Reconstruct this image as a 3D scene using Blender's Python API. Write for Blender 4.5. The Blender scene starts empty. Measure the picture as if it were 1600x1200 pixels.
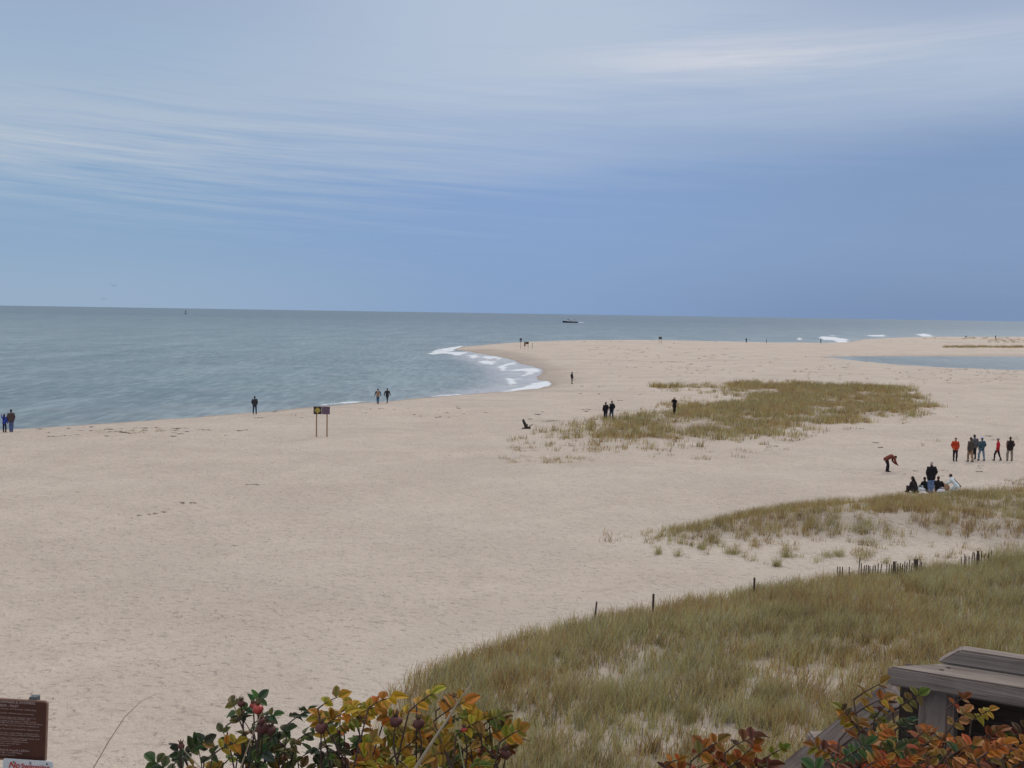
import bpy, bmesh, math, random
import numpy as np
import time as _t
_T0 = _t.time()
from mathutils import Vector, Matrix, noise as mnoise

rng = np.random.default_rng(7)
random.seed(7)
SC = bpy.context.scene
COL = SC.collection

# ------------------------------------------------------------------ camera

F = 1700.0                      # focal length in pixels of the 1600 px wide photograph
EYE = 10.6                      # height of the eye above the sea
PITCH = math.atan(110.5 / F)
ROLL = math.radians(0.895)
cp, sp = math.cos(PITCH), math.sin(PITCH)
fwd = np.array([0, cp, -sp]); up0 = np.array([0, sp, cp]); rt0 = np.array([1.0, 0, 0])
RT = math.cos(ROLL) * rt0 + math.sin(ROLL) * up0
UP = -math.sin(ROLL) * rt0 + math.cos(ROLL) * up0
cam_d = bpy.data.cameras.new("camera"); cam = bpy.data.objects.new("camera", cam_d); COL.objects.link(cam)
cam_d.sensor_width = 36; cam_d.lens = F / 1600 * 36
cam_d.clip_start = 0.05; cam_d.clip_end = 90000
cam.matrix_world = Matrix(((RT[0], UP[0], -fwd[0], 0), (RT[1], UP[1], -fwd[1], 0), (RT[2], UP[2], -fwd[2], EYE), (0, 0, 0, 1)))
SC.camera = cam
SC.view_settings.view_transform = 'Standard'; SC.view_settings.look = 'None'
SC.view_settings.exposure = 0.0; SC.view_settings.gamma = 1
SC.cycles.max_bounces = 5

# ------------------------------------------------------------------ sky and sun

SUN_EL, SUN_AZ = math.radians(38), math.radians(28)      # behind thin cloud, ahead and to the right
w = bpy.data.worlds.new("World"); SC.world = w; w.use_nodes = True
nt = w.node_tree; nt.nodes.clear()


class NB:
    """tiny node builder"""
    def __init__(s, nt): s.nt = nt
    def node(s, t, **k):
        n = s.nt.nodes.new(t)
        for a, b in k.items(): setattr(n, a, b)
        return n
    def put(s, sock, v):
        if isinstance(v, bpy.types.NodeSocket): s.nt.links.new(v, sock)
        else: sock.default_value = v
    def m(s, op, a, b=None, c=None, clamp=False):
        n = s.node('ShaderNodeMath', operation=op); n.use_clamp = clamp
        s.put(n.inputs[0], a)
        if b is not None: s.put(n.inputs[1], b)
        if c is not None: s.put(n.inputs[2], c)
        return n.outputs[0]
    def comb(s, x, y, z=0.0):
        n = s.node('ShaderNodeCombineXYZ')
        for i, v in enumerate((x, y, z)): s.put(n.inputs[i], v)
        return n.outputs[0]
    def ss(s, v, lo, hi, a=0.0, b=1.0, kind='SMOOTHSTEP'):
        n = s.node('ShaderNodeMapRange', interpolation_type=kind)
        for i, x in enumerate((v, lo, hi, a, b)): s.put(n.inputs[i], x)
        return n.outputs[0]
    def noise(s, vec, scale=1.0, detail=3.0, rough=0.5, dist=0.0):
        n = s.node('ShaderNodeTexNoise'); s.put(n.inputs['Vector'], vec)
        n.inputs['Scale'].default_value = scale; n.inputs['Detail'].default_value = detail
        n.inputs['Roughness'].default_value = rough; n.inputs['Distortion'].default_value = dist
        return n.outputs[0]
    def mix(s, f, a, b, blend='MIX'):
        n = s.node('ShaderNodeMix', data_type='RGBA', blend_type=blend)
        s.put(n.inputs[0], f); s.put(n.inputs[6], a); s.put(n.inputs[7], b)
        return n.outputs[2]
    def gauss(s, u, v, cu, cv, su, sv):
        a = s.m('DIVIDE', s.m('SUBTRACT', u, cu), su); b = s.m('DIVIDE', s.m('SUBTRACT', v, cv), sv)
        r = s.m('ADD', s.m('MULTIPLY', a, a), s.m('MULTIPLY', b, b))
        return s.m('EXPONENT', s.m('MULTIPLY', r, -0.5))


def lin(r, g, b, k=1.0):
    f = lambda c: (c / 255 / 12.92 if c / 255 < 0.04045 else ((c / 255 + 0.055) / 1.055) ** 2.4) * k
    return (f(r), f(g), f(b), 1.0)


B = NB(nt)
tc = B.node('ShaderNodeTexCoord'); sx = B.node('ShaderNodeSeparateXYZ'); nt.links.new(tc.outputs['Generated'], sx.inputs[0])
X, Y, Z = sx.outputs
el = B.m('MULTIPLY', B.m('ARCSINE', Z), 57.2958); az = B.m('MULTIPLY', B.m('ARCTAN2', X, Y), 57.2958)
SB = 0.1                                                 # background strength
K = 1 / SB
sky = B.node('ShaderNodeTexSky', sky_type='NISHITA', sun_disc=False, sun_elevation=SUN_EL, sun_rotation=SUN_AZ)
low = B.noise(B.comb(B.m('MULTIPLY', az, .035), B.m('MULTIPLY', el, .22), 3.1), 1, 4, .55)
low = B.m('MULTIPLY', B.m('SUBTRACT', low, .5), 5.0)
bnd = B.m('ADD', B.m('MULTIPLY', az, .075), 8.6)
rel = B.m('SUBTRACT', B.m('ADD', el, low), bnd)
c = B.ss(rel, -3.6, 3.8)
# streaks of cirrus, combed nearly level
wob = B.m('MULTIPLY', B.noise(B.comb(B.m('MULTIPLY', az, .05), B.m('MULTIPLY', el, .3), 9.0), 1, 2), .7)
s1 = B.noise(B.comb(B.m('MULTIPLY', az, .11), B.m('MULTIPLY', B.m('ADD', B.m('ADD', el, wob), B.m('MULTIPLY', az, .05)), 3.0), 5.5), 1, 5, .62)
s2 = B.noise(B.comb(B.m('MULTIPLY', az, .11), B.m('MULTIPLY', B.m('SUBTRACT', B.m('ADD', el, wob), B.m('MULTIPLY', az, .03)), 2.4), 1.5), 1, 5, .62)
gl = B.gauss(az, el, -20, 7.6, 11, 2.6)
gr = B.gauss(az, el, 12, 13.0, 9, 2.2)
c = B.m('ADD', c, B.m('MULTIPLY', B.m('SUBTRACT', s1, .50), B.m('ADD', B.m('MULTIPLY', gl, 2.3), .16)))
c = B.m('ADD', c, B.m('MULTIPLY', B.m('SUBTRACT', s2, .50), B.m('MULTIPLY', gr, .8)), clamp=True)
hi = B.ss(el, 15, 30)                                    # the veil thins a little, then covers the whole dome
clear = B.mix(B.ss(el, 0.0, 6.0), lin(127, 157, 198, K), lin(129, 159, 203, K))
clear = B.mix(B.ss(az, 0, -24), clear, lin(137, 167, 199, K))
clear = B.mix(B.m('MULTIPLY', B.ss(az, 4, -26), B.ss(el, 4, 0)), clear, lin(150, 173, 199, K))
clear = B.mix(B.ss(az, 0, 24), clear, lin(122, 149, 188, K))
clear = B.mix(B.m('MULTIPLY', B.ss(az, 0, 22), B.ss(el, 4, 0)), clear, lin(111, 140, 180, K))
clear = B.mix(.03, clear, sky.outputs[0])
cloud = B.mix(B.ss(az, -24, 2), lin(155, 178, 204, K), lin(180, 194, 214, K))
cloud = B.mix(B.m('MULTIPLY', B.gauss(az, el, -25, 7.2, 14, 2.3), .8), cloud, lin(186, 197, 210, K))
cloud = B.mix(B.m('MULTIPLY', B.m('ADD', B.gauss(az, el, 11, 12.9, 4.5, .55), B.m('MULTIPLY', B.gauss(az, el, 19, 13.6, 5, .3), .6)), B.ss(s2, .3, .7, .6, 1.0)), cloud, lin(207, 211, 221, K))
cloud = B.mix(B.m('MULTIPLY', B.m('MULTIPLY', B.ss(el, 12.0, 16), B.ss(B.m('ABSOLUTE', az), 4, 22)), .9), cloud, lin(156, 172, 200, K))
colr = B.mix(c, clear, cloud)
dome = B.mix(B.noise(tc.outputs['Generated'], 3, 4), lin(205, 208, 214, K * 1.2), lin(225, 222, 220, K * 1.85))
colr = B.mix(B.ss(el, 19, 42), colr, dome)
bg = B.node('ShaderNodeBackground'); nt.links.new(colr, bg.inputs[0]); bg.inputs[1].default_value = SB
wo = B.node('ShaderNodeOutputWorld'); nt.links.new(bg.outputs[0], wo.inputs[0])

sd_ = bpy.data.lights.new("sun", 'SUN'); sd_.energy = 1.0; sd_.angle = math.radians(14); sd_.color = (1.0, .95, .88)
sun = bpy.data.objects.new("sun", sd_); COL.objects.link(sun)
sdir = Vector((math.sin(SUN_AZ) * math.cos(SUN_EL), math.cos(SUN_AZ) * math.cos(SUN_EL), math.sin(SUN_EL)))
sun.rotation_euler = sdir.to_track_quat('Z', 'Y').to_euler()

# ------------------------------------------------------------------ helpers

def ray(px, py):
    d = fwd + RT * ((px - 800) / F) + UP * ((600 - py) / F)
    return d

def flat(px, py, z=0.5):
    """where the line of sight through a photo pixel meets the level z"""
    d = ray(px, py); t = (z - EYE) / d[2]
    return np.array([d[0] * t, d[1] * t])

def atY(px, py, Yd):
    d = ray(px, py); t = Yd / d[1]
    return Vector((d[0] * t, Yd, EYE + d[2] * t))

def polyw(pts, z=0.5):
    return np.array([flat(a, b, z) for a, b in pts])

def _hash(ix, iy, s):
    h = (ix.astype(np.int64) * 374761393 + iy.astype(np.int64) * 668265263 + s * 1442695041) & 0xffffffff
    h = ((h ^ (h >> 13)) * 1274126177) & 0xffffffff
    return ((h ^ (h >> 16)) & 0xffff) / 65535.0

def vnoise(x, y, s=0):
    x = np.asarray(x, float); y = np.asarray(y, float)
    ix, iy = np.floor(x), np.floor(y); fx, fy = x - ix, y - iy
    fx = fx * fx * (3 - 2 * fx); fy = fy * fy * (3 - 2 * fy)
    a, b = _hash(ix, iy, s), _hash(ix + 1, iy, s); c_, d = _hash(ix, iy + 1, s), _hash(ix + 1, iy + 1, s)
    return (a * (1 - fx) + b * fx) * (1 - fy) + (c_ * (1 - fx) + d * fx) * fy

def fbm(x, y, s=0, o=4):
    r = 0; a = .5; t = 0
    for k in range(o):
        r = r + a * vnoise(x * 2 ** k + 13.7 * k, y * 2 ** k - 7.3 * k, s + k); t += a; a *= .5
    return r / t

def inside(P, x, y):
    x = np.asarray(x, float); y = np.asarray(y, float); r = np.zeros(x.shape, bool)
    n = len(P)
    for i in range(n):
        x0, y0 = P[i]; x1, y1 = P[(i + 1) % n]
        if y0 == y1: continue
        c_ = ((y0 > y) != (y1 > y)) & (x < (x1 - x0) * (y - y0) / (y1 - y0) + x0)
        r ^= c_
    return r

def sdist(P, x, y):
    """signed distance to a polygon, positive inside"""
    x = np.asarray(x, float); y = np.asarray(y, float); d = np.full(x.shape, 1e18)
    n = len(P)
    for i in range(n):
        x0, y0 = P[i]; x1, y1 = P[(i + 1) % n]; ex, ey = x1 - x0, y1 - y0
        l = ex * ex + ey * ey + 1e-12
        t = np.clip(((x - x0) * ex + (y - y0) * ey) / l, 0, 1)
        d = np.minimum(d, (x - x0 - t * ex) ** 2 + (y - y0 - t * ey) ** 2)
    d = np.sqrt(d)
    return np.where(inside(P, x, y), d, -d)

def sstep(v, a, b):
    t = np.clip((v - a) / (b - a), 0, 1); return t * t * (3 - 2 * t)

# ------------------------------------------------------------------ the lie of the land

shore_px = [(-1200, 742), (-500, 703), (-200, 685), (0, 672), (130, 664), (260, 655), (400, 644.5), (500, 635), (600, 627), (700, 618.5),
            (800, 611), (845, 606.5), (862, 601), (856, 595), (838, 594), (840, 588), (848, 582), (846, 577), (835, 573), (815, 569), (800, 562),
            (775, 556.5), (745, 552), (728, 548), (705, 546.5), (722, 542), (745, 540), (790, 536), (840, 533.5), (900, 532), (1000, 531.5), (1100, 533.5),
            (1200, 535.5), (1280, 536), (1325, 534.5), (1350, 530), (1400, 527.5), (1460, 526.5), (1520, 526.5), (1600, 526.5), (1900, 530), (2600, 541)]
SEA = np.vstack([polyw(shore_px, 0.0), [[9000, 3000], [90000, 3000], [90000, 90000], [-90000, 90000], [-90000, 40]]])
LAG = polyw([(1285, 558), (1340, 557), (1420, 556.6), (1600, 557.6), (1900, 563), (2500, 573), (2500, 600), (1900, 586), (1600, 580), (1500, 576.5), (1420, 572), (1360, 566), (1320, 561.5)], 0.0)
FORE = polyw([(580, 1160), (600, 1108), (640, 1066), (730, 1030), (820, 1003), (930, 976), (1020, 957), (1178, 932), (1310, 911), (1440, 897), (1600, 880), (1900, 850), (2400, 900), (2400, 1700), (900, 1700), (600, 1500)])
MID = polyw([(1010, 838), (1090, 826), (1150, 815), (1240, 806), (1330, 799), (1420, 792), (1500, 787), (1600, 782), (1900, 760), (2300, 800), (2200, 860), (1600, 862), (1500, 850),
             (1420, 852), (1330, 848), (1240, 846), (1180, 850), (1110, 856), (1050, 858)])
MIDS = polyw([(1000, 836), (1120, 814), (1300, 815), (1600, 800), (2000, 790), (2000, 900), (1600, 874), (1500, 878), (1400, 880), (1300, 884), (1210, 888), (1120, 878), (1050, 872), (1010, 862)])
FAR = polyw([(880, 690), (905, 668), (960, 655), (1010, 646), (1070, 632), (1150, 628), (1160, 618), (1130, 612), (1150, 606), (1240, 603), (1330, 607), (1400, 605),
             (1425, 612), (1435, 625), (1452, 638), (1420, 652), (1340, 662), (1270, 670), (1210, 682), (1150, 690), (1080, 694), (1000, 696), (930, 698)])
FARS = polyw([(790, 694), (800, 682), (860, 668), (920, 655), (960, 650), (1060, 626), (1020, 606), (1060, 602), (1150, 598), (1180, 594), (1260, 596), (1330, 602), (1420, 604),
              (1440, 618), (1460, 640), (1440, 660), (1330, 672), (1240, 690), (1140, 702), (1050, 706), (930, 708), (850, 704)])

def parts_of_ground(x, y):
    s = -sdist(SEA, x, y); l = -sdist(LAG, x, y)
    s = s + np.clip(s + 3, 0, 3) / 3 * (fbm(x / 2.5, y / 2.5, 11, 3) - .5) * 1.2
    return s, l

def G(x, y, full=False):
    x = np.asarray(x, float); y = np.asarray(y, float)
    s, l = parts_of_ground(x, y)
    hs = np.where(s > 0, .5 * (1 - np.exp(-s / 6.)), np.maximum(-2.5, .083 * s))
    hl = np.where(l > 0, .5 * (1 - np.exp(-l / 3.5)), np.maximum(-1., .12 * l))
    h = np.minimum(hs, hl)
    land = sstep(s, 2, 14)
    h = h + land * ((fbm(x / 9, y / 9, 3) - .5) * .16 + (fbm(x / 1.3, y / 1.3, 5, 3) - .5) * .035)
    f = sdist(FORE, x, y); m_ = sdist(MID, x, y); ms = sdist(MIDS, x, y); fr = sdist(FAR, x, y)
    h = h + sstep(f, -1.5, 4.5) * (.55 + .5 * (fbm(x / 3.5, y / 3.5, 21) - .4))
    h = h + sstep(m_, -1.0, 2.2) * (.75 * sstep(x, 6, 16) + .12) + sstep(ms, -1, 3) * .25 * fbm(x / 2.2, y / 2.2, 22)
    h = h + sstep(fr, -3, 8) * .35 * fbm(x / 6, y / 6, 23)
    bl = np.where(y < 3.2, 8.75, 8.75 - .64 * (y - 3.2)) + (fbm(x / 1.5, y / 1.5, 31) - .5) * .25
    bl = np.where(y < 17, bl, -5)
    k = sstep(bl - h, -.6, .6)
    h = h * (1 - k) + bl * k
    if full: return h, s, l, f, m_, ms, fr
    return h

def gz(x, y): return float(G(np.array([x]), np.array([y]))[0])
def place(px, py, z=.5):
    p = flat(px, py, z); return Vector((p[0], p[1], gz(p[0], p[1])))

# ------------------------------------------------------------------ object helpers

def tag(o, label=None, cat=None, group=None, kind=None):
    if label: o['label'] = label
    if cat: o['category'] = cat
    if group: o['group'] = group
    if kind: o['kind'] = kind
    return o

def link(name, me, mat=None, parent=None, smooth=True):
    o = bpy.data.objects.new(name, me); COL.objects.link(o)
    if mat is not None:
        for mm in (mat if isinstance(mat, (list, tuple)) else [mat]): me.materials.append(mm)
    if smooth and len(me.polygons): me.polygons.foreach_set('use_smooth', np.ones(len(me.polygons), bool))
    if parent is not None: o.parent = parent
    return o

def empty(name, loc, rz=0.0):
    o = bpy.data.objects.new(name, None); COL.objects.link(o); o.location = loc; o.rotation_euler = (0, 0, rz)
    o.empty_display_size = .2
    return o

def mesh_np(name, V, Fq, attrs=None, tris=False):
    """verts (n,3), faces (m,k) with a fixed k"""
    me = bpy.data.meshes.new(name); V = np.ascontiguousarray(V, np.float32); Fq = np.ascontiguousarray(Fq, np.int32)
    me.vertices.add(len(V)); me.vertices.foreach_set('co', V.ravel())
    k = Fq.shape[1]
    me.loops.add(Fq.size); me.loops.foreach_set('vertex_index', Fq.ravel())
    me.polygons.add(len(Fq)); me.polygons.foreach_set('loop_start', np.arange(0, Fq.size, k, dtype=np.int32))
    me.update(calc_edges=True)
    for nme, arr in (attrs or {}).items():
        if arr.ndim == 1:
            a = me.attributes.new(nme, 'FLOAT', 'POINT'); a.data.foreach_set('value', arr.astype(np.float32))
        else:
            a = me.attributes.new(nme, 'FLOAT_COLOR', 'POINT'); a.data.foreach_set('color', np.ascontiguousarray(arr, np.float32).ravel())
    return me

def bm_mesh(name, bm):
    bmesh.ops.recalc_face_normals(bm, faces=bm.faces)
    me = bpy.data.meshes.new(name); bm.to_mesh(me); bm.free(); return me

def box(bm, c_, s, rot=None, bevel=0.0):
    """rounded box, centre c_, full size s"""
    t = bmesh.new(); bmesh.ops.create_cube(t, size=1.0)
    bmesh.ops.scale(t, vec=Vector(s), verts=t.verts)
    if bevel: bmesh.ops.bevel(t, geom=t.edges[:], offset=bevel, segments=2, affect='EDGES')
    if rot is not None: bmesh.ops.transform(t, matrix=rot, verts=t.verts)
    bmesh.ops.translate(t, vec=Vector(c_), verts=t.verts)
    me = bpy.data.meshes.new("t"); t.to_mesh(me); t.free(); bm.from_mesh(me); bpy.data.meshes.remove(me)

def tube(bm, pts, rad, n=8, cap=True):
    pts = [Vector(p) for p in pts]
    if not hasattr(rad, '__len__'): rad = [rad] * len(pts)
    rings = []; prev = None
    for i, p in enumerate(pts):
        t = (pts[min(i + 1, len(pts) - 1)] - pts[max(i - 1, 0)]).normalized()
        if prev is None: prev = t.orthogonal().normalized()
        u = (prev - t * prev.dot(t)).normalized(); prev = u; v = t.cross(u)
        rings.append([bm.verts.new(p + (u * math.cos(a) + v * math.sin(a)) * rad[i]) for a in [2 * math.pi * k / n for k in range(n)]])
    for a, b in zip(rings, rings[1:]):
        for k in range(n): bm.faces.new((a[k], a[(k + 1) % n], b[(k + 1) % n], b[k]))
    if cap: bm.faces.new(rings[0][::-1]); bm.faces.new(rings[-1])

def ball(bm, c_, r, sub=2, rot=None):
    m_ = Matrix.Translation(Vector(c_)) @ (rot.to_4x4() if rot is not None else Matrix.Identity(4)) @ Matrix.Diagonal((*(r if hasattr(r, '__len__') else (r, r, r)), 1))
    bmesh.ops.create_icosphere(bm, subdivisions=sub, radius=1.0, matrix=m_)

def capsule(bm, a, b, ra, rb):
    a, b = Vector(a), Vector(b); ball(bm, a, ra, 2); ball(bm, b, rb, 2)
    if (b - a).length > 1e-4: tube(bm, [a, b], [ra, rb], 12)

def fuse(bm, vox, smooth=3):
    """one continuous skin round overlapping solids"""
    me = bm_mesh("t", bm); o = bpy.data.objects.new("t", me); COL.objects.link(o)
    r = o.modifiers.new("r", 'REMESH'); r.mode = 'VOXEL'; r.voxel_size = vox
    if smooth:
        s = o.modifiers.new("s", 'SMOOTH'); s.iterations = smooth; s.factor = .5
    dg = bpy.context.evaluated_depsgraph_get(); out = bpy.data.meshes.new_from_object(o.evaluated_get(dg))
    bpy.data.objects.remove(o); bpy.data.meshes.remove(me)
    return out

# ------------------------------------------------------------------ materials

def material(name):
    m_ = bpy.data.materials.new(name); m_.use_nodes = True; nt = m_.node_tree
    b = NB(nt); p = nt.nodes['Principled BSDF']
    return m_, b, p

_simple = {}
def simple(name, col, rough=.8, var=.15, scale=20, bump=.0, spec=.3, stretch=None, metal=0):
    if name in _simple: return _simple[name]
    m_, b, p = material(name)
    t = b.node('ShaderNodeTexCoord').outputs['Object']
    if stretch:
        mp = b.node('ShaderNodeMapping'); b.put(mp.inputs[0], t); mp.inputs['Scale'].default_value = stretch; t = mp.outputs[0]
    n = b.noise(t, scale, 4, .6)
    c_ = (*col, 1)
    d = tuple(max(0, x * (1 - var)) for x in col) + (1,); l_ = tuple(min(1, x * (1 + var)) for x in col) + (1,)
    b.put(p.inputs['Base Color'], b.mix(b.ss(n, .3, .7), d, l_))
    p.inputs['Roughness'].default_value = rough; p.inputs['Specular IOR Level'].default_value = spec; p.inputs['Metallic'].default_value = metal
    if bump:
        bp = b.node('ShaderNodeBump'); bp.inputs['Strength'].default_value = bump; bp.inputs['Distance'].default_value = .01
        b.put(bp.inputs['Height'], n); b.put(p.inputs['Normal'], bp.outputs[0])
    _simple[name] = m_
    return m_

# sand
sand, b, p = material("sand")
pos = b.node('ShaderNodeNewGeometry').outputs['Position']
at = lambda n: b.node('ShaderNodeAttribute', attribute_name=n).outputs['Fac']
wet, pale, litter = at('wet'), at('pale'), at('litter')
n1 = b.noise(pos, .12, 5, .6); n2 = b.noise(pos, 2.2, 5, .65); n3 = b.noise(pos, 7.5, 4, .65); n4 = b.noise(pos, .6, 4, .6)
SANDC = (.455, .385, .34, 1)
base = b.mix(b.ss(n1, .35, .65), (.505, .424, .358, 1), (.565, .478, .402, 1))
base = b.mix(b.m('MULTIPLY', b.ss(n4, .35, .7), .35), base, (.43, .358, .292, 1))
base = b.mix(b.m('MULTIPLY', b.ss(n2, .50, .70), .34), base, (.31, .258, .212, 1))
base = b.mix(b.m('MULTIPLY', b.ss(n3, .52, .70), .30), base, (.27, .225, .185, 1))
base = b.mix(b.m('MULTIPLY', pale, .6), base, (.55, .48, .41, 1))
base = b.mix(b.m('MULTIPLY', litter, .45), base, (.20, .155, .11, 1))
base = b.mix(wet, base, (.235, .180, .142, 1))
b.put(p.inputs['Base Color'], base)
b.put(p.inputs['Roughness'], b.m('SUBTRACT', .95, b.m('MULTIPLY', wet, .35)))
p.inputs['Specular IOR Level'].default_value = .25
vo = b.node('ShaderNodeTexVoronoi', feature='SMOOTH_F1'); vo.inputs['Scale'].default_value = 2.6; vo.inputs['Smoothness'].default_value = .6
wv = b.node('ShaderNodeVectorMath', operation='ADD'); b.put(wv.inputs[0], pos)
b.put(wv.inputs[1], b.comb(b.m('MULTIPLY', b.noise(pos, 3, 2), .35), b.m('MULTIPLY', b.noise(pos, 2.4, 2), .35), 0.)); b.put(vo.inputs['Vector'], wv.outputs[0])
pits = b.ss(vo.outputs['Distance'], .0, .42)
vo2 = b.node('ShaderNodeTexVoronoi', feature='F1'); vo2.inputs['Scale'].default_value = 4.6; b.put(vo2.inputs['Vector'], wv.outputs[0])
sel = b.ss(b.noise(pos, .5, 3, .6), .35, .6)
pits2 = b.m('MULTIPLY', b.ss(vo2.outputs['Distance'], .28, .0), sel)
h = b.m('ADD', b.m('MULTIPLY', pits, .38), b.m('MULTIPLY', pits2, -.30))
h = b.m('ADD', h, b.m('ADD', b.m('MULTIPLY', n2, .7), b.m('MULTIPLY', n3, .5)))
bp = b.node('ShaderNodeBump'); bp.inputs['Distance'].default_value = .24; b.put(bp.inputs['Strength'], b.m('SUBTRACT', 1., b.m('MULTIPLY', wet, .8)))
b.put(bp.inputs['Height'], h); b.put(p.inputs['Normal'], bp.outputs[0])

# water
water, b, p = material("sea_water")
pos = b.node('ShaderNodeNewGeometry').outputs['Position']
foam = b.node('ShaderNodeAttribute', attribute_name='foam').outputs['Fac']
shal = b.node('ShaderNodeAttribute', attribute_name='shallow').outputs['Fac']
far_ = b.node('ShaderNodeAttribute', attribute_name='offshore').outputs['Fac']
mp = b.node('ShaderNodeMapping'); b.put(mp.inputs[0], pos); mp.inputs['Scale'].default_value = (.35, 1, 1); mp.inputs['Rotation'].default_value = (0, 0, .25)
wn1 = b.noise(mp.outputs[0], .9, 5, .62, .4); wn2 = b.noise(mp.outputs[0], .22, 4, .55); wn3 = b.noise(mp.outputs[0], .03, 4, .55); wn4 = b.noise(mp.outputs[0], .006, 3, .55)
wc = b.mix(shal, (.150, .212, .222, 1), (.25, .28, .265, 1))
lago = b.node('ShaderNodeAttribute', attribute_name='lagoon').outputs['Fac']
wc = b.mix(lago, wc, (.10, .13, .14, 1))
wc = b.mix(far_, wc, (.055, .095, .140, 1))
wc = b.mix(b.m('MULTIPLY', b.ss(b.m('ADD', b.m('MULTIPLY', wn1, .5), b.m('MULTIPLY', wn2, .5)), .47, .60), .6), wc, (.045, .07, .08, 1))
wc = b.mix(b.m('MULTIPLY', b.ss(wn2, .5, .62), .5), wc, (.26, .30, .31, 1))
wc = b.mix(b.m('MULTIPLY', b.ss(wn3, .45, .58), .5), wc, (.09, .125, .145, 1))
wc = b.mix(b.m('MULTIPLY', b.ss(wn4, .45, .6), .4), wc, (.14, .185, .19, 1))
mq = b.node('ShaderNodeMapping'); b.put(mq.inputs[0], pos); mq.inputs['Scale'].default_value = (1.0, .16, 1); mq.inputs['Rotation'].default_value = (0, 0, -.12)
wn5 = b.noise(mq.outputs[0], 1.0, 6, .68); wn6 = b.noise(mq.outputs[0], .09, 6, .70)
wch = b.m('ADD', b.m('MULTIPLY', wn5, .6), b.m('MULTIPLY', wn6, .4))
wc = b.mix(b.m('MULTIPLY', b.ss(wch, .50, .58), .42), wc, (.30, .37, .385, 1))
wc = b.mix(b.m('MULTIPLY', b.ss(wch, .50, .42), .50), wc, (.06, .10, .115, 1))
wash = b.node('ShaderNodeAttribute', attribute_name='wash').outputs['Fac']
wc = b.mix(b.m('MULTIPLY', wash, b.ss(b.noise(pos, .35, 5, .7), .32, .55, .35, .85)), wc, (.42, .41, .43, 1))
fb = b.noise(pos, .22, 8, .82)
fb2 = b.noise(mp.outputs[0], .5, 3, .6)
fm = b.ss(b.m('ADD', b.m('MULTIPLY', foam, .90), b.m('MULTIPLY', b.m('SUBTRACT', b.m('ADD', b.m('MULTIPLY', fb, .75), b.m('MULTIPLY', fb2, .25)), .5), 3.6)), .34, .80)
wc = b.mix(fm, wc, (.62, .65, .69, 1))
b.put(p.inputs['Base Color'], wc)
b.put(p.inputs['Roughness'], b.m('ADD', .32, b.m('MULTIPLY', fm, .5)))
b.put(p.inputs['Specular IOR Level'], b.m('MULTIPLY', .42, b.m('SUBTRACT', 1.0, b.m('MAXIMUM', b.m('MULTIPLY', far_, .6), b.m('MULTIPLY', lago, .5))))); p.inputs['IOR'].default_value = 1.33
bp = b.node('ShaderNodeBump'); bp.inputs['Strength'].default_value = .9; bp.inputs['Distance'].default_value = .35
b.put(bp.inputs['Height'], b.m('ADD', b.m('MULTIPLY', wn1, .45), b.m('MULTIPLY', wn2, 1.0))); b.put(p.inputs['Normal'], bp.outputs[0])

# blades and leaves take their colour from the plant itself
def leafmat(name, rough=.6, trans=.15, spec=.25):
    m_, b, p = material(name)
    a = b.node('ShaderNodeAttribute', attribute_name='tint').outputs['Color']
    pos = b.node('ShaderNodeNewGeometry').outputs['Position']
    n = b.noise(pos, 60, 3, .6)
    col = b.mix(b.m('MULTIPLY', b.ss(n, .45, .7), .35), a, b.mix(1.0, a, (.45, .38, .30, 1), 'MULTIPLY'))
    b.put(p.inputs['Base Color'], col); p.inputs['Roughness'].default_value = rough; p.inputs['Specular IOR Level'].default_value = spec
    tr = b.node('ShaderNodeBsdfTranslucent'); b.put(tr.inputs[0], col)
    mx = b.node('ShaderNodeMixShader'); mx.inputs[0].default_value = trans
    out = [n for n in m_.node_tree.nodes if n.type == 'OUTPUT_MATERIAL'][0]
    b.put(mx.inputs[1], p.outputs[0]); b.put(mx.inputs[2], tr.outputs[0]); b.put(out.inputs[0], mx.outputs[0])
    return m_
grassmat = leafmat("marram_blades", .7, .42, .15); rosemat = leafmat("rose_leaves", .6, .22, .2)

weathered, b, p = material("weathered_wood")
t = b.node('ShaderNodeTexCoord').outputs['Object']
mp = b.node('ShaderNodeMapping'); b.put(mp.inputs[0], t); mp.inputs['Scale'].default_value = (1.3, 26, 26)
g1 = b.noise(mp.outputs[0], 1.6, 6, .65, 1.2); g2 = b.noise(t, 7, 4, .6)
mp2 = b.node('ShaderNodeMapping'); b.put(mp2.inputs[0], t); mp2.inputs['Scale'].default_value = (2.5, 90, 90); g3 = b.noise(mp2.outputs[0], 1.5, 4, .6)
wcol = b.mix(b.ss(g1, .3, .7), (.135, .104, .090, 1), (.30, .252, .222, 1))
wcol = b.mix(b.m('MULTIPLY', b.ss(g2, .45, .75), .5), wcol, (.115, .088, .076, 1))
wcol = b.mix(b.m('MULTIPLY', b.ss(g3, .58, .72), .6), wcol, (.045, .038, .034, 1))
b.put(p.inputs['Base Color'], wcol); p.inputs['Roughness'].default_value = .85; p.inputs['Specular IOR Level'].default_value = .2
bp = b.node('ShaderNodeBump'); bp.inputs['Strength'].default_value = .7; bp.inputs['Distance'].default_value = .004
b.put(bp.inputs['Height'], b.m('ADD', g1, b.m('MULTIPLY', g3, .6))); b.put(p.inputs['Normal'], bp.outputs[0])

weathered_up = weathered.copy(); weathered_up.name = 'weathered_post'
for n_ in weathered_up.node_tree.nodes:
    if n_.type == 'MAPPING':
        v_ = n_.inputs['Scale'].default_value; n_.inputs['Scale'].default_value = (v_[1], v_[2], v_[0])
# ------------------------------------------------------------------ ground

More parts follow.
